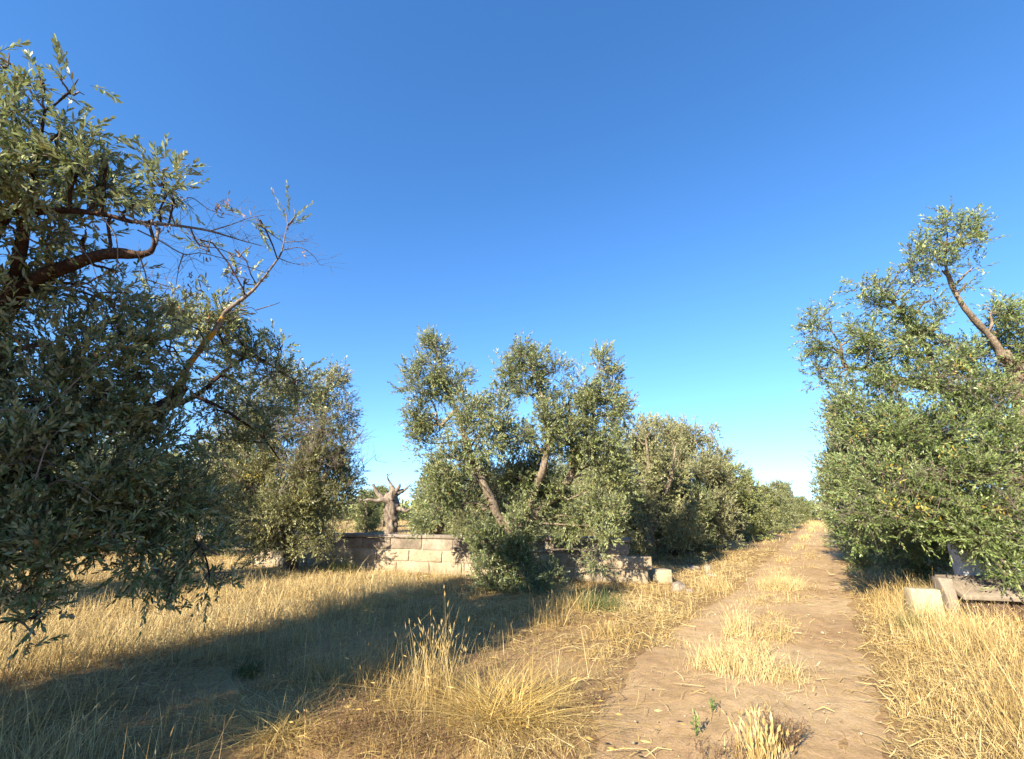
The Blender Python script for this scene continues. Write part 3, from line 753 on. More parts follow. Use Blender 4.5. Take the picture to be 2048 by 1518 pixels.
for x, y, d, s_, nn_ in ((383, 578, 3.6, .07, 55), (466, 550, 4.1, .055, 40), (452, 536, 4.0, .04, 14), (330, 462, 3.2, .05, 14), (440, 420, 3.6, .05, 14), (455, 405, 3.7, .05, 16), (410, 520, 3.6, .05, 10), (606, 506, 4.6, .04, 10), (415, 628, 4.2, .05, 14), (492, 425, 3.9, .05, 10), (480, 540, 4.2, .05, 12)):
    pos = P(x, y, d)+r.normal(0, s_, (nn_, 3))*[.6, .6, 1]
    V, F, t = leaves(pos, norm(r.normal(0, .45, (nn_, 3))+[.2, 0, -.8]), .05, .012, r, True); dl.add(V, F, t)
dl.obj('dead_leaves', M['leaf_dead'], near, base)['label'] = 'withered brown leaves'

# --- trees outside the frame on the left whose shade falls across the view
def round_olive(label, base, H, rad, r, ncl=26, leaf=.085, leafw=.03, lai=1.5, skirt=.12, mats=('bark', 'leaf', 'twig'), group=None, per=10, sub=.22, tint=.42, low=1., top=None):
    base = np.asarray(base, float); ct = base+np.array([r.normal(0, .1), r.normal(0, .1), H*.32])
    limbs = [([base+[0, 0, -.05], base+[.04, .02, H*.14], ct], [.24, .19, .2])]
    cl = []
    na = 5
    for j in range(na):
        a = j*6.283/na+r.uniform(-.4, .4); e = base+np.array([math.cos(a)*rad*.62, math.sin(a)*rad*.62, H*r.uniform(.62, .85)])
        m1 = ct*.5+e*.5+np.array([math.cos(a), math.sin(a), -.4])*.16
        limbs.append(([ct, m1, e], [.12, .07, .025]))
    for j in range(ncl):
        a = r.uniform(0, 6.283); t = skirt+(1-skirt)*r.random()**.9
        prof = (1-((t-.42)/.62)**2)*.5+.5 if t > .42 else .72+.28*t/.42*low
        prof *= (1 if t < .8 else .75)
        rr = rad*.80*prof*r.uniform(.55, 1.)
        s = rad*r.uniform(.2, .34)
        c = base+np.array([math.cos(a)*rr, math.sin(a)*rr, H*t*.9])
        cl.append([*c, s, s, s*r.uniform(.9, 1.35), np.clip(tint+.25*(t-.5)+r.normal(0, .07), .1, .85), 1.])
    for j in range(4):
        a = r.uniform(0, 6.28); s = rad*r.uniform(.15, .22)
        cl.append([*(base+np.array([math.cos(a)*rad*.45, math.sin(a)*rad*.45, H*r.uniform(.88, .97)])), s, s, s*1.5, tint+.18, .8])
    cl.append([*(base+[0, 0, H*.5]), rad*.5, rad*.5, H*.3, tint, .7])
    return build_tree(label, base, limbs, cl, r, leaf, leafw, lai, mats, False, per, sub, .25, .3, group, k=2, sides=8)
GR = 'olive trees of the grove'
round_olive('olive tree just outside the view on the left, shading the foreground', (-5.75, -.2, 0), 4.5, 2.0, np.random.default_rng(31), 48, lai=2.3)
round_olive('olive tree at the left border of the view behind the near dark one', (-9.6, 7.0, 0), 4.2, 1.7, np.random.default_rng(32), 34, lai=2.6)

# --- tree before the wall, left of the dead trunk
r = np.random.default_rng(44)
base = G(582, 1140); base[2] = 0
d = 11.3
ct = P(560, 1010, d)
limbs = [([base, P(580, 1090, d), ct], [.2, .15, .16]), ([ct, P(545, 960, d), P(520, 880, d), P(515, 790, d)], [.12, .09, .06, .02]), ([ct, P(600, 950, d), P(640, 880, d), P(652, 790, d)], [.1, .08, .06, .02]),
         ([P(575, 1060, d), P(640, 1010, d), P(690, 960, d)], [.08, .05, .02]), ([ct, P(480, 960, d), P(440, 920, d)], [.08, .05, .02])]
cl = [E(655, 755, d, 26, 22, .68), E(545, 840, d-.3, 55, 45, .5), E(600, 920, d-.4, 60, 45, .48), E(660, 930, d, 40, 40, .42), E(690, 960, d, 30, 36, .42), E(590, 1000, d-.5, 70, 40, .42), E(515, 790, d, 50, 55, .5), E(560, 790, d, 45, 60, .45), E(500, 860, d, 60, 50, .45), E(560, 740, d, 40, 40, .5, .8), E(652, 775, d, 34, 36, .66), E(640, 830, d, 36, 45, .5), E(680, 830, d, 30, 45, .5, .8), E(690, 890, d, 30, 50, .45, .7), E(640, 900, d, 45, 45, .42), E(570, 900, d, 60, 50, .42),
      E(520, 950, d, 70, 50, .4), E(610, 960, d, 60, 50, .4), E(670, 960, d, 42, 50, .4, .9), E(560, 1020, 11, 80, 50, .38), E(480, 1020, d, 65, 50, .4), E(650, 1020, 11, 55, 45, .45), E(620, 1080, 11, 60, 40, .38, .8), E(540, 1085, 11, 50, 40, .36, .9), E(670, 1075, 10.9, 30, 32, .45, .7), E(450, 900, d, 40, 50, .5), E(440, 980, 11.6, 60, 60, .45), E(500, 1100, 11, 50, 30, .36, .7)]
mid = build_tree('dusty olive tree with twiggy brown crown at the wall, left of the dead trunk', base, limbs, cl, r, .08, .024, 3.5, ('bark', 'leaf_dry', 'twig'), per=10, sub=.22, twig_r=.003, group=None, lift=.7)
g = Geo()
seeds = np.concatenate([P(r.normal(690, 16, 60), r.normal(890, 55, 60), d), P(r.normal(610, 50, 90), r.normal(900, 45, 90), d-.7), P(r.normal(540, 50, 40), r.normal(830, 40, 40), d-.6)])
seeds[:, 1] += r.normal(0, .5, len(seeds))
n = 700; idx = r.integers(0, len(seeds), n); p0 = seeds[idx]; dr = norm(r.normal(0, .6, (n, 3))+[.35, -.2, .8]); l = r.uniform(.2, .6, n)[:, None]
V, F = many_tubes(p0, p0+dr*l*.5+r.normal(0, .03, (n, 3)), p0+dr*l+r.normal(0, .06, (n, 3)), .0045, .002); g.add(V, F)
g.obj('bare_twigs', M['twig'], mid, base, True)['label'] = 'brown leafless twigs'

g = Geo()
for x, y in ((495, 950), (510, 965), (610, 985), (520, 1060)):
    n = 70; pos = P(x, y, d-.75)+r.normal(0, .13, (n, 3)); V, F, t = leaves(pos, norm(r.normal(0, .6, (n, 3))+[0, 0, .3]), .06, .02, r); g.add(V, F, np.minimum(t, .95))
ym = leaf_mat('yellowing_leaf', [(.2, .14, .02), (.3, .22, .03), (.36, .28, .05), (.36, .24, .05)], (.3, .25, .07))
g.obj('yellow_leaves', ym, mid, base)['label'] = 'ochre yellow leaves'

# --- central tree in front of the wall
r = np.random.default_rng(55)
d = 9.4; base = P(1040, 1172, d); base[2] = 0
fk = P(1038, 1075, d)
limbs = [([base+[0, 0, -.15], base+[.02, 0, .3], fk], [.28, .21, .19]),
         ([fk, P(1004, 1040, d), P(985, 1005, d-.1), P(966, 962, d-.15), P(945, 920, d-.1), P(927, 865, d), P(912, 818, d), P(893, 775, d), P(880, 720, d)], [.13, .11, .10, .095, .075, .06, .05, .035, .012]),
         ([fk, P(1060, 1010, d+.1), P(1072, 975, d), P(1088, 930, d-.2), P(1096, 880, d-.2), P(1088, 820, d-.1), P(1083, 790, d), P(1060, 720, d)], [.12, .10, .09, .075, .06, .05, .04, .012]),
         ([fk, P(1082, 1015, d+.1), P(1125, 975, d+.2), P(1152, 930, d+.3), P(1178, 850, d+.3), P(1200, 780, d+.2)], [.14, .12, .10, .07, .05, .015]),
         ([P(912, 818, d), P(880, 850, d-.1), P(868, 810, d), P(845, 780, d)], [.045, .03, .022, .012]),
         ([P(1145, 930, d+.3), P(1140, 800, d+.1), P(1190, 795, d), P(1222, 798, d)], [.04, .03, .02, .01])]
cl = [E(873, 698, d, 28, 26, .55), E(865, 730, d, 42, 34, .55), E(836, 772, d, 38, 42, .55), E(882, 775, d, 34, 34, .48), E(918, 762, d, 26, 36, .38, .55), E(830, 835, d, 24, 44, .5, .8), E(850, 885, d, 32, 40, .5, .8), E(868, 850, d, 32, 30, .5, .6),
      E(984, 828, d-.4, 54, 34, .6), E(960, 868, d-.5, 58, 45, .55), E(925, 920, d-.3, 52, 45, .5), E(893, 965, d, 46, 45, .48), E(915, 1012, d, 52, 45, .42), E(860, 1010, d+.8, 36, 45, .42, .8), E(1040, 875, d, 46, 46, .4), E(1020, 940, d+.2, 56, 50, .34), E(1035, 1005, d+.3, 60, 50, .3),
      E(1039, 700, d, 32, 26, .55), E(1019, 738, d, 32, 32, .55), E(1062, 738, d, 42, 38, .5), E(1064, 786, d, 36, 32, .45), E(1114, 742, d, 24, 28, .5, .6), E(1197, 730, d, 26, 30, .6), E(1226, 765, d, 26, 36, .58), E(1168, 765, d, 32, 34, .55), E(1210, 805, d, 42, 40, .58), E(1172, 832, d, 45, 42, .55), E(1234, 830, d, 28, 36, .55, .9), E(1130, 810, d, 30, 34, .45, .6),
      E(1090, 850, d-.4, 46, 44, .5), E(1000, 790, d, 34, 30, .5, .5), E(930, 820, d-.4, 40, 40, .55), E(1134, 862, d-.2, 44, 42, .5), E(1182, 880, d-.2, 50, 45, .55), E(1195, 930, d, 52, 48, .5), E(1140, 905, d, 42, 40, .45), E(1232, 900, d+.2, 34, 45, .5, .8), E(1195, 998, d-.2, 54, 50, .55), E(1203, 1050, d-.3, 42, 40, .58), E(1193, 1102, d-.3, 26, 32, .6, .7), E(1145, 1035, d, 40, 40, .45), E(1100, 1000, d+.4, 50, 50, .34), E(1085, 950, d+.4, 50, 50, .34), E(1240, 960, d+.2, 36, 50, .5, .8),
      E(985, 1170, d-.4, 36, 24, .32), E(1045, 1180, d-.5, 40, 20, .32), E(988, 1095, d-.3, 42, 36, .34), E(1035, 1112, d-.3, 46, 40, .34), E(996, 1140, d-.4, 42, 34, .34), E(1050, 1150, d-.4, 46, 32, .32), E(1095, 1158, d-.3, 30, 24, .33, .8), E(1020, 1060, d-.2, 40, 38, .45), E(1070, 1080, d, 30, 30, .4, .4), E(965, 1062, d, 34, 40, .38, .8), E(1018, 1180, d-.3, 60, 18, .3, .8), E(1030, 1040, d-.5, 22, 50, .62, .6)]
build_tree('many limbed olive tree in front of the low wall with leafy suckers at its foot', base, limbs, cl, r, .075, .021, 4.9, ('bark_pale', 'leaf', 'twig'), per=12, sub=.17, twig_len=.26, rmax=.03, twig_r=.0026)

# --- big tree on the right
r = np.random.default_rng(66)
base = P(2090, 1190, 8.6); base[2] = 0
d = 7.6
limbs = [([base+[0, 0, -.05], P(2085, 1000, 8.3), P(2055, 860, 8.0), P(2040, 770, 7.9), P(2005, 705, 7.8)], [.26, .2, .16, .14, .09]),
         ([P(2006, 712, 7.8), P(1982, 676, 7.75), P(1950, 640, 7.7), P(1918, 600, 7.7), P(1900, 560, 7.7), P(1890, 520, 7.7), P(1895, 470, 7.7)], [.08, .055, .045, .04, .034, .02, .01]),
         ([P(2032, 770, 7.9), P(1900, 780, 8.0), P(1800, 760, 8.1), P(1738, 740, 8.2), P(1690, 732, 8.3), P(1680, 690, 8.3), P(1650, 640, 8.3)], [.13, .09, .065, .045, .03, .022, .01]),
         ([P(1880, 778, 8), P(1850, 690, 8), P(1800, 620, 8.0), P(1760, 580, 8.0)], [.06, .045, .03, .01]),
         ([P(2060, 960, 8.3), P(1930, 950, 8), P(1820, 960, 7.7), P(1730, 980, 7.6)], [.13, .08, .05, .02]),
         ([P(2032, 770, 7.9), P(2060, 690, 7.8), P(2050, 620, 7.8)], [.1, .05, .015]), ([base+[0, 0, .7], P(2250, 900, 8.2), P(2350, 700, 8.2)], [.2, .1, .04])]
cl = [E(1890, 443, d, 30, 24, .6), E(1926, 453, d, 32, 24, .6), E(1962, 470, d, 18, 14, .6, .7), E(1890, 482, d, 40, 28, .5), E(1935, 485, d, 28, 22, .5), E(1832, 522, d, 28, 24, .6), E(1862, 512, d, 32, 30, .5), E(1884, 540, d, 34, 24, .45), E(1838, 560, d, 24, 18, .5, .7), E(1862, 598, d, 18, 18, .45, .5), E(1932, 568, d, 18, 16, .5, .6), E(1948, 535, d, 16, 10, .55, .5),
      E(1727, 566, 7.9, 24, 20, .62), E(1775, 578, 7.9, 32, 22, .6, .8), E(1745, 610, 8, 36, 34, .55), E(1800, 612, 7.9, 32, 32, .5), E(1810, 560, 8, 16, 18, .55, .4),
      E(1630, 622, 8.3, 22, 22, .62), E(1655, 612, 8.3, 16, 20, .6, .7), E(1640, 658, 8.3, 30, 28, .55, .9), E(1630, 695, 8.3, 24, 26, .5, .9), E(1664, 692, 8.2, 30, 32, .5), E(1640, 738, 8.2, 26, 26, .48), E(1672, 758, 8.2, 32, 32, .5), E(1690, 722, 8.3, 18, 22, .5, .4), E(1700, 660, 8.3, 14, 20, .55, .3),
      E(1745, 660, 8, 46, 42, .45), E(1822, 640, 7.8, 40, 32, .55), E(1842, 676, 7.6, 52, 40, .52), E(1790, 705, 7.9, 52, 45, .4), E(1738, 706, 8, 38, 36, .38), E(1880, 640, 7.7, 30, 26, .55, .6), E(1900, 680, 7.5, 45, 35, .52),
      E(1985, 618, 7.8, 28, 26, .58, .9), E(2025, 625, 7.8, 42, 28, .58), E(2035, 662, 7.8, 40, 35, .52), E(1985, 660, 7.9, 25, 25, .5, .5), E(2060, 700, 7.7, 45, 40, .5), E(2090, 640, 7.8, 50, 45, .55),
      E(1710, 800, 7.9, 48, 42, .42), E(1780, 790, 7.7, 60, 50, .34), E(1850, 760, 7.5, 60, 48, .45), E(1920, 745, 7.3, 60, 46, .5), E(1960, 800, 7.2, 60, 50, .48), E(1695, 852, 7.9, 36, 36, .42), E(1758, 868, 7.5, 66, 58, .45), E(1840, 860, 7.2, 70, 60, .45), E(1920, 845, 7.0, 66, 55, .42), E(1990, 880, 6.9, 60, 52, .48), E(2040, 930, 6.8, 66, 55, .5),
      E(1722, 948, 7.5, 56, 50, .52), E(1800, 955, 7.1, 66, 55, .5), E(1880, 950, 6.9, 66, 55, .48), E(1960, 940, 6.7, 66, 55, .52), E(1712, 1022, 7.4, 42, 42, .52), E(1765, 1035, 7.1, 56, 45, .48), E(1835, 1030, 6.9, 56, 48, .48), E(1905, 1025, 6.8, 56, 48, .52), E(1980, 1015, 6.7, 66, 50, .52), E(2050, 1030, 6.6, 66, 50, .5),
      E(1790, 1118, 9.8, 80, 35, .36, 1.2), E(1880, 1122, 9.6, 80, 40, .36, 1.2), E(1800, 1075, 8.6, 90, 40, .38), E(1880, 1080, 9, 80, 50, .38), E(1820, 1040, 9.6, 110, 70, .38), E(1930, 1040, 9.4, 90, 70, .38), E(1900, 1062, 6.9, 50, 34, .5), E(1965, 1085, 6.8, 46, 34, .5), E(2020, 1135, 6.5, 44, 34, .5), E(1985, 1060, 6.5, 60, 40, .5), E(1712, 1078, 7.4, 32, 26, .42, .8), E(1762, 1080, 7.2, 30, 24, .42, .6), E(1940, 1068, 6.9, 40, 26, .5, .7), E(2010, 1100, 6.7, 46, 40, .5, .8), E(2045, 1150, 6.6, 36, 34, .52, .7), E(2070, 1110, 6.6, 60, 50, .5),
      E(2150, 760, 7.6, 90, 90, .48), E(2150, 900, 7.2, 100, 90, .48), E(2180, 1040, 7, 100, 90, .48), E(2160, 600, 7.8, 80, 70, .5), E(2320, 700, 8.2, 120, 120, .48), E(2340, 920, 8, 130, 120, .48), E(1900, 860, 8.6, 110, 100, .4), E(1800, 900, 8.8, 90, 90, .4), E(2050, 850, 9, 120, 110, .4), E(1960, 730, 8.7, 100, 70, .4), E(1850, 1000, 8.6, 90, 60, .38), E(2000, 960, 8.8, 100, 70, .38), E(2080, 1000, 8.8, 90, 70, .38), E(1980, 1030, 9.2, 90, 50, .38)]
big = build_tree('tall dense olive tree towering over the whitewashed wall beside the track', base, limbs, cl, r, .07, .02, 2.9, ('bark_pale', 'leaf_green', 'twig'), per=12, sub=.16, twig_len=.25, rmax=.03, twig_r=.0024)
g = Geo()
pts0 = [P(1985, 790, 6.9), P(2020, 960, 6.4), P(2035, 1000, 6.4), P(1915, 760, 7.0), P(1830, 960, 6.6), P(1720, 1010, 7)]
seeds = np.concatenate([p_+r.normal(0, .22, (16, 3)) for p_ in pts0])
n = 320; idx = r.integers(0, len(seeds), n); p0 = seeds[idx]; dr = norm(r.normal(0, .7, (n, 3))+[0, -.3, -.1]); l = r.uniform(.15, .5, n)[:, None]
V, F = many_tubes(p0, p0+dr*l*.5+r.normal(0, .04, (n, 3)), p0+dr*l+r.normal(0, .08, (n, 3)), .004, .0015); g.add(V, F)
g.obj('bare_twigs', M['twig'], big, base, True)['label'] = 'pale leafless twigs'
g = Geo()
for x, y, dd in ((1795, 940, 6.55), (1800, 1010, 6.4), (1848, 1012, 6.4), (1720, 860, 7.3), (1905, 900, 6.4), (1925, 740, 6.8), (1780, 690, 7.4), (2000, 1020, 6.1)):
    n = 26; pos = P(x, y, dd)+r.normal(0, .09, (n, 3)); V, F, t = leaves(pos, norm(r.normal(0, .6, (n, 3))+[0, -.2, .3]), .06, .018, r, True); g.add(V, F, t)
g.obj('yellow_leaves', ym, big, base)['label'] = 'yellowing leaves'

# --- dead tree behind the wall
r = np.random.default_rng(77)
d = 24.5
base = P(783, 1095, d); base[2] = -.05
def D(x, y, o=0.): return P(x, y, d+o)
root = empty('dead_tree', tuple(base), 'bleached dead tree trunk with broken limbs rising behind the low wall', 'dead tree')
g = Geo()
tube(g, [base, D(782, 1065), D(784, 1040), D(785, 1015), D(782, 995), D(790, 982)], 0, rad=[.36, .31, .28, .29, .33, .22], sides=36, gnarl=.2, gf=2.4, seg=70, lump=(.55, 1.25))
tube(g, [D(776, 1065, -.1), D(775, 1030, -.1), D(778, 1000, -.1)], 0, rad=[.15, .13, .12], sides=10, gnarl=.25, gf=3)
tube(g, [D(771, 1050, .1), D(770, 1020, .1), D(776, 1000)], 0, rad=[.06, .08, .1], sides=8, gnarl=.25, gf=3)
g.obj('trunk', M['dead_wood'], root, base, True)
for pts, rad in (([D(780, 1005), D(765, 1000, -.3), D(750, 1001, -.4), D(738, 999, -.5), D(727, 1001, -.5)], [.16, .11, .09, .06, .025]), ([D(772, 1000), D(758, 990, .2), D(752, 980, .2), D(746, 968, .2)], [.17, .14, .11, .07]),
                 ([D(788, 985), D(784, 972, .2), D(778, 962, .2), D(775, 955, .2), D(776, 950, .2)], [.15, .09, .05, .04, .02]), ([D(790, 990), D(800, 984, .1), D(808, 980, .2), D(816, 974, .2)], [.18, .12, .08, .05]),
                 ([D(790, 1018), D(804, 1018, -.2), D(812, 1022, -.3), D(822, 1017, -.3)], [.12, .1, .08, .03]), ([D(790, 985), D(798, 974), D(800, 968)], [.12, .09, .05])):
    g = Geo(); tube(g, pts, 0, rad=rad, sides=9, gnarl=.2, gf=3); g.obj('limb', M['dead_wood'], root, base, True)
g = Geo()
for pts in ([(727, 1001), (716, 1004), (706, 1013)], [(724, 1000), (712, 995), (700, 985), (694, 980)], [(727, 1001), (733, 1006), (735, 1012)], [(731, 1000), (732, 1018), (733, 1030)], [(776, 950), (779, 949), (784, 946)], [(776, 950), (773, 947)], [(706, 990), (696, 990)], [(816, 974), (822, 968)], [(765, 1040), (764, 1060)]):
    tube(g, [D(x, y, r.normal(0, .2)) for x, y in pts], .035, .014, sides=5, gnarl=.15, seg=7)
g.obj('bare_twigs', M['dead_wood'], root, base, True)

# --- rows of the grove further away: a few kinds, copied
protos = {}
def proto(kind, seed, H, rad, mats, tint, skirt, **kw):
    protos[kind] = (seed, H, rad, mats, tint, skirt, kw)
def copy_tree(src, loc, rz, sc, label, group):
    c = src.copy(); COL.objects.link(c); c.location = loc; c.rotation_euler = (0, 0, rz); c.scale = sc
    c['label'] = label
    if group: c['group'] = group
    for ch in src.children:
        k = ch.copy(); COL.objects.link(k); k.parent = c
    return c
K = {}
def grove(kind, loc, rz, s, label, hs=1.):
    if kind not in K:
        seed, H, rad, mats, tint, skirt, kw = {
            'dusty': (201, 4.4, 1.85, ('bark_pale', 'leaf_dry', 'twig'), .5, .08, dict(ncl=44, leaf=.085, leafw=.03, lai=2.7)),
            'green': (202, 4.3, 1.9, ('bark', 'leaf', 'twig'), .42, .05, dict(ncl=44, leaf=.085, leafw=.03, lai=2.7)),
            'far': (203, 4.2, 2.0, ('bark', 'leaf_far', 'twig'), .5, .05, dict(ncl=44, leaf=.12, leafw=.046, lai=2.6, sub=.26))}[kind]
        K[kind] = round_olive(label, (0, 0, 0), H, rad, np.random.default_rng(seed), mats=mats, tint=tint, skirt=skirt, group=GR, **kw)
        o = K[kind]; o.location = loc; o.rotation_euler = (0, 0, rz); o.scale = (s, s, s*hs); return o
    return copy_tree(K[kind], loc, rz, (s, s, s*hs), label, GR)
def at(px, d):
    return ((px-1024)/FPX*d, (d+EYE*sp)/cp, 0.)
row_left = [('dusty', 1300, 14.2, 0.5, 1.0, 1., 'dusty grey green olive tree behind the end of the low wall'),
            ('dusty', 1408, 18.5, 2.4, 1.08, 1.08, 'pale olive tree second behind the wall end, its crown tips forked'),
            ('green', 1350, 16.6, 1.0, .82, .8, 'low dark olive tree squeezed behind the dusty one at the wall end'),
            ('far', 1480, 24.5, 0.3, .98, 1., 'olive tree where the left row along the track starts to shrink'),
            ('far', 1535, 32, 1.8, .88, .86, 'small rounded olive tree midway down the left row'),
            ('far', 1566, 42, 3.1, 1.0, .98, 'small grey olive tree near the far end of the left row'),
            ('far', 1590, 54, 4.4, .85, .8, 'tiny olive tree nearly at the end of the left row'),
            ('far', 1604, 68, 5.2, .95, .9, 'tiny olive tree last in the left row before the track vanishes')]
row_right = [('green', 1800, 12.8, .4, 1.02, 1.1, 'green olive tree directly behind the tall one on the right of the track'),
             ('far', 1752, 18.2, 2.2, 1.0, 1.05, 'light green olive tree second in the right row beside the track'),
             ('far', 1722, 25.5, 3.7, 1.0, 1., 'light green olive tree third in the right row beside the track'),
             ('far', 1702, 36, .9, 1.0, .95, 'small olive tree well down the right row beside the track'),
             ('far', 1688, 50, 4.9, 1., .9, 'tiny olive tree at the far end of the right row')]
back = [('far', 730, 33, .2, .62, 1.15, 'small dark bare stemmed olive tree beyond the dead trunk on its left'),
        ('far', 765, 44, 1.2, .95, .95, 'distant olive tree showing over the broken dead limbs'),
        ('far', 880, 22, 2.0, .95, .95, 'broad olive tree behind the wall between the dead trunk and the central tree'),
        ('dusty', 965, 20.5, 4.4, .92, .9, 'dusty olive tree behind the wall hidden by the central tree'),
        ('green', 1130, 19, 3.3, .95, .95, 'shaded olive tree behind the wall seen through the central tree'),
        ('dusty', 1215, 16.5, 1.5, .85, .95, 'dusty olive tree behind the wall at the right flank of the central tree'),
        ('far', 1060, 30, 5.5, 1., 1., 'far olive tree glimpsed between limbs of the central tree'),
        ('dusty', 395, 15.5, .9, .95, .98, 'pale olive tree behind the near one, left of the twiggy tree'),
        ('far', 300, 21, 2.9, 1., 1., 'pale sunlit olive tree seen through gaps of the near tree'),
        ('far', 470, 23, 5.1, 1., 1., 'olive tree behind the twiggy tree on its left side'),
        ('green', 150, 16, 3.9, 1., 1., 'dark olive tree in the field behind the near tree'),
        ('far', 600, 27, 1.1, 1., .95, 'olive tree behind the twiggy tree by the wall'),
        ('far', 40, 23, 4.1, 1., 1., 'olive tree at the back of the field at the left edge'),
        ('far', -90, 17, 2.4, 1., 1., 'olive tree outside the view at the back of the left field')]
for kind, px, d, rz, s, hs, label in row_left+row_right+back:
    grove(kind, at(px, d), rz, s, label, hs)

# far-off wood closing the horizon
r = np.random.default_rng(88)
g = Geo(); n = 52000
a = R(1)*r.uniform(-52, 58, n); dist = r.uniform(75, 130, n)
clx = np.floor(a*dist/5.5)+np.floor(dist/8)*37; hh = 2.6+1.1*np.sin(clx*12.9898)+.7*np.sin(clx*4.1)
xx = (a*dist/5.5) % 1-.5
z = np.maximum(.1, hh*(1-1.6*xx**2))*r.random(n)**.6
pos = np.stack([dist*np.sin(a), dist*np.cos(a), z], -1)
keep = ~((np.abs(R(33.6)-a)*dist < 3.0) & (dist < 92)); pos = pos[keep]; z = z[keep]; n = len(pos)
V, F, t = leaves(pos, norm(r.normal(0, .6, (n, 3))+[0, 0, .5]), .75, .5, r, False, np.clip(.35+.12*z, 0, .85)); g.add(V, F, np.minimum(t, .92))
tag(g.obj('distant_woods', M['leaf_far']), 'distant green line of trees closing the horizon', 'woods', kind='stuff')

# ------------------------------------------------------------------ tufts and weeds
def tuft(name, label, cat, x, y, n, h, spread, lean, mat, r, w=.004, head=0., hue=(.5, .2), rad=.06, bend=(.2, .9), hd=(.05, .012), group=None):
    c = G(x, y); c[2] = gz(c[0], c[1])
    g = Geo()
    off = r.normal(0, rad, (n, 2)); p = np.column_stack([off*spread, np.zeros(n)-.01])
    hh = h*r.gamma(8, 1/8., n)
    t, td = blades(p, hh, np.abs(r.normal(lean, lean*.4, n)), r.uniform(*bend, n), w*r.uniform(.7, 1.3, n), r, np.clip(r.normal(*hue, n), 0, .95), g, 4)
    if head:
        s_ = r.random(n) < head; heads(t[s_], td[s_], r, np.clip(r.normal(hue[0]+.05, hue[1], s_.sum()), 0, .95), g, *hd)
    o = g.obj(name, M[mat], None, (0, 0, 0)); o.location = c
    return tag(o, label, cat, group)
r = np.random.default_rng(99)
tuft('grass_tuft', 'big sprawling bright yellow tuft of long dry blades by the track edge', 'grass tuft', 1005, 1440, 1100, .25, 1., 2.3, 'straw_yellow', r, .0062, .03, (.6, .22), .10, (.2, .9))
tuft('grass_tuft', 'flattened yellow tuft lying in the shade at the bottom', 'grass tuft', 560, 1470, 300, .22, 1., 2.3, 'straw_yellow', r, .0055, .05, (.6, .15), .10, (.5, 1.1))
tuft('grass_tuft', 'upright cluster of tall dry stalks at the rim of the shade', 'grass tuft', 870, 1385, 170, .40, 1., .28, 'straw', r, .0045, .6, (.55, .2), .11, (.1, .4))
tuft('grass_tuft', 'short wheat like tuft with fat ears at the bottom edge beside the brown weed', 'grass tuft', 1525, 1530, 130, .17, 1., .35, 'straw', r, .006, .5, (.6, .15), .06, (.1, .4), (.06, .016))
tuft('grass_tuft', 'pale upright tuft on the crown of the track, tallest there', 'grass tuft', 1495, 1350, 680, .16, 1.7, .6, 'straw', r, .004, .05, (.86, .1), .13, (.1, .5))
tuft('grass_tuft', 'broad pale mound of dry grass on the crown of the track beyond the tallest tuft', 'grass tuft', 1565, 1180, 620, .26, 1., 1.0, 'straw', r, .0055, 0, (.85, .1), .17, (.2, .9))
tuft('grass_tuft', 'low spreading tuft joined to the right side of the tallest tuft on the track', 'grass tuft', 1560, 1352, 260, .13, 1., 1.2, 'straw', r, .0042, 0, (.8, .12), .12, (.2, .9))
tuft('grass_tuft', 'fringe tuft joined to the left side of the tallest tuft on the track', 'grass tuft', 1432, 1334, 260, .18, 1., .5, 'straw', r, .0042, .1, (.78, .12), .1, (.1, .6))
tuft('grass_tuft', 'narrow upright tuft behind the tallest tuft on the track', 'grass tuft', 1484, 1272, 150, .27, 1., .25, 'straw', r, .0045, .1, (.8, .12), .06, (.1, .5))
tuft('grass_tuft', 'long straw leaning over the front of the straw coloured block', 'grass tuft', 1852, 1246, 260, .3, 1.6, .9, 'straw', r, .0045, .05, (.8, .14), .12, (.2, .9))
tuft('weed', 'dark green weed in front of the central tree by the wall', 'weed', 1190, 1214, 520, .22, 1.3, .6, 'weed', r, .007, 0, (.4, .2), .17, (.2, .8))
tuft('weed', 'green weed in the golden grass before the straw coloured block', 'weed', 1828, 1258, 260, .2, 1., .5, 'weed', r, .005, 0, (.6, .2), .09, (.2, .8))
tuft('weed', 'dark green weed in the shaded grass on the left', 'weed', 498, 1342, 200, .16, 1., .6, 'weed', r, .006, 0, (.35, .2), .07, (.2, .8))
tuft('weed', 'long green grass clump at the foot of the wall beside the twiggy tree', 'weed', 690, 1142, 360, .34, 2.2, .4, 'weed', r, .009, 0, (.7, .2), .13, (.2, .8))
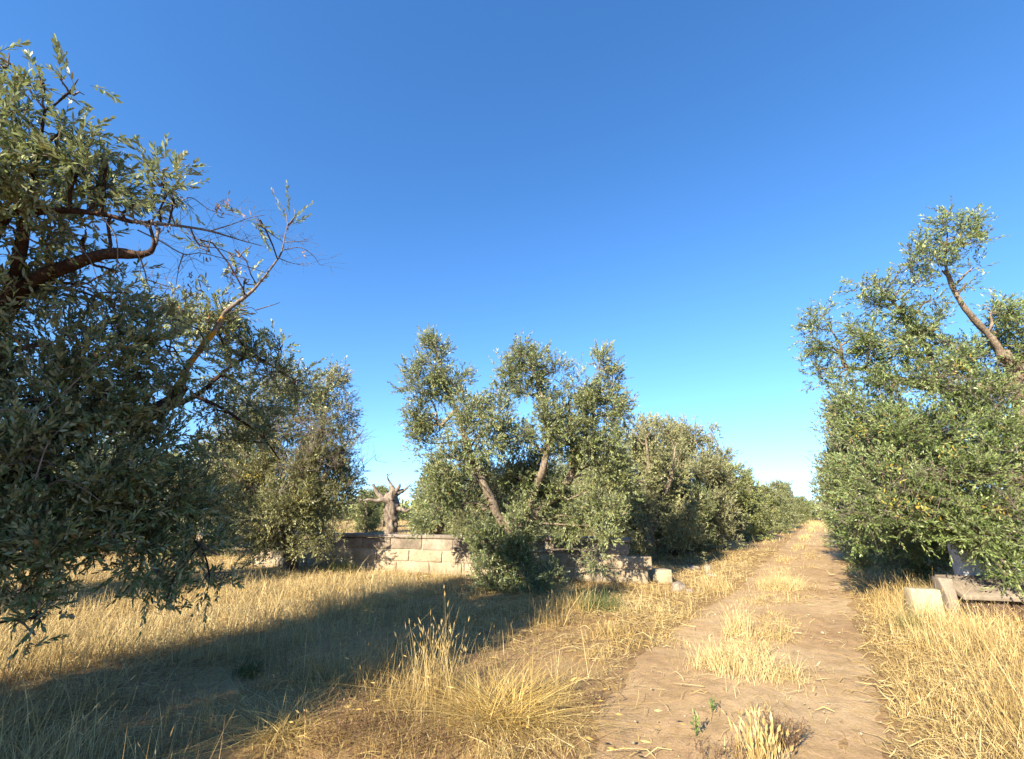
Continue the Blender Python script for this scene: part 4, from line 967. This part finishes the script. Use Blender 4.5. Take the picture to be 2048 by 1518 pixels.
def dead_weed(name, label, x, y, n, h, r, mat, cat='weed', lean=.45, leafy=False, dots=True, rad=.03):
    c = G(x, y); c[2] = gz(c[0], c[1])
    root = empty(name, tuple(c), label, cat); g, b_ = Geo(), Geo()
    a = r.uniform(0, 6.283, n); dv = norm(np.stack([np.cos(a)*lean, np.sin(a)*lean, np.ones(n)], -1)*r.uniform(.6, 1.2, (n, 1))); l = (h*r.uniform(.5, 1.15, n))[:, None]
    p0 = r.normal(0, rad, (n, 3))*[1, 1, 0]; p2 = p0+dv*l; p1 = p0+dv*l*.5+r.normal(0, .05, (n, 3))*l
    V, F = many_tubes(p0, p1, p2, .0022, .001); g.add(V, F, .4)
    k = n*5; i_ = r.integers(0, n, k); u = r.uniform(.35, 1, k)[:, None]; q0 = p0[i_]*(1-u)+p2[i_]*u
    q2 = q0+norm(dv[i_]+r.normal(0, .6, (k, 3)))*h*.2*r.uniform(.4, 1.2, (k, 1)); V, F = many_tubes(q0, (q0+q2)/2, q2, .0012, .0006); g.add(V, F, .5)
    g.obj('stems', M['weed' if leafy else 'seed'], root, (0, 0, 0))
    m2 = np.concatenate([q2, q0]) if leafy else q2
    V, F, t = leaves(m2, norm(r.normal(0, .7, (len(m2), 3))+[0, 0, .4]), .03 if leafy else .014, .009 if leafy else .008, r, True); b_.add(V, F, t)
    b_.obj('leaves', M['leaf_fresh' if leafy else 'seed'], root, (0, 0, 0))  # real leaves on the seedlings only; on the dry weeds these are seed heads
    return root
dead_weed('weed', 'brown dried out bushy weed at the bottom edge of the track', 1568, 1500, 60, .20, r, 'seed', lean=.7)
dead_weed('seedling', 'small green seedling casting a long shadow on the bare track', 1392, 1478, 4, .17, r, 'weed', 'seedling', .12, True, rad=.006)
dead_weed('seedling', 'thin sparse sprout just past the green seedling on the track', 1428, 1432, 3, .12, r, 'weed', 'seedling', .1, True, rad=.004)
dead_weed('weed', 'reddish brown dry weed with tiny seed heads in the tall stalks near the shade', 700, 1480, 70, .28, r, 'seed', rad=.14)
dead_weed('weed', 'brown dry weed full of seed heads left of the sprawling yellow tuft', 830, 1500, 60, .2, r, 'seed', rad=.12)
dead_weed('weed', 'low brown weed at the bottom edge under the green seedling', 1440, 1530, 26, .12, r, 'seed', rad=.09)
dead_weed('weed', 'thin dry thistle leaning over the right edge of the yellow tuft', 1180, 1420, 18, .2, r, 'seed', rad=.05)
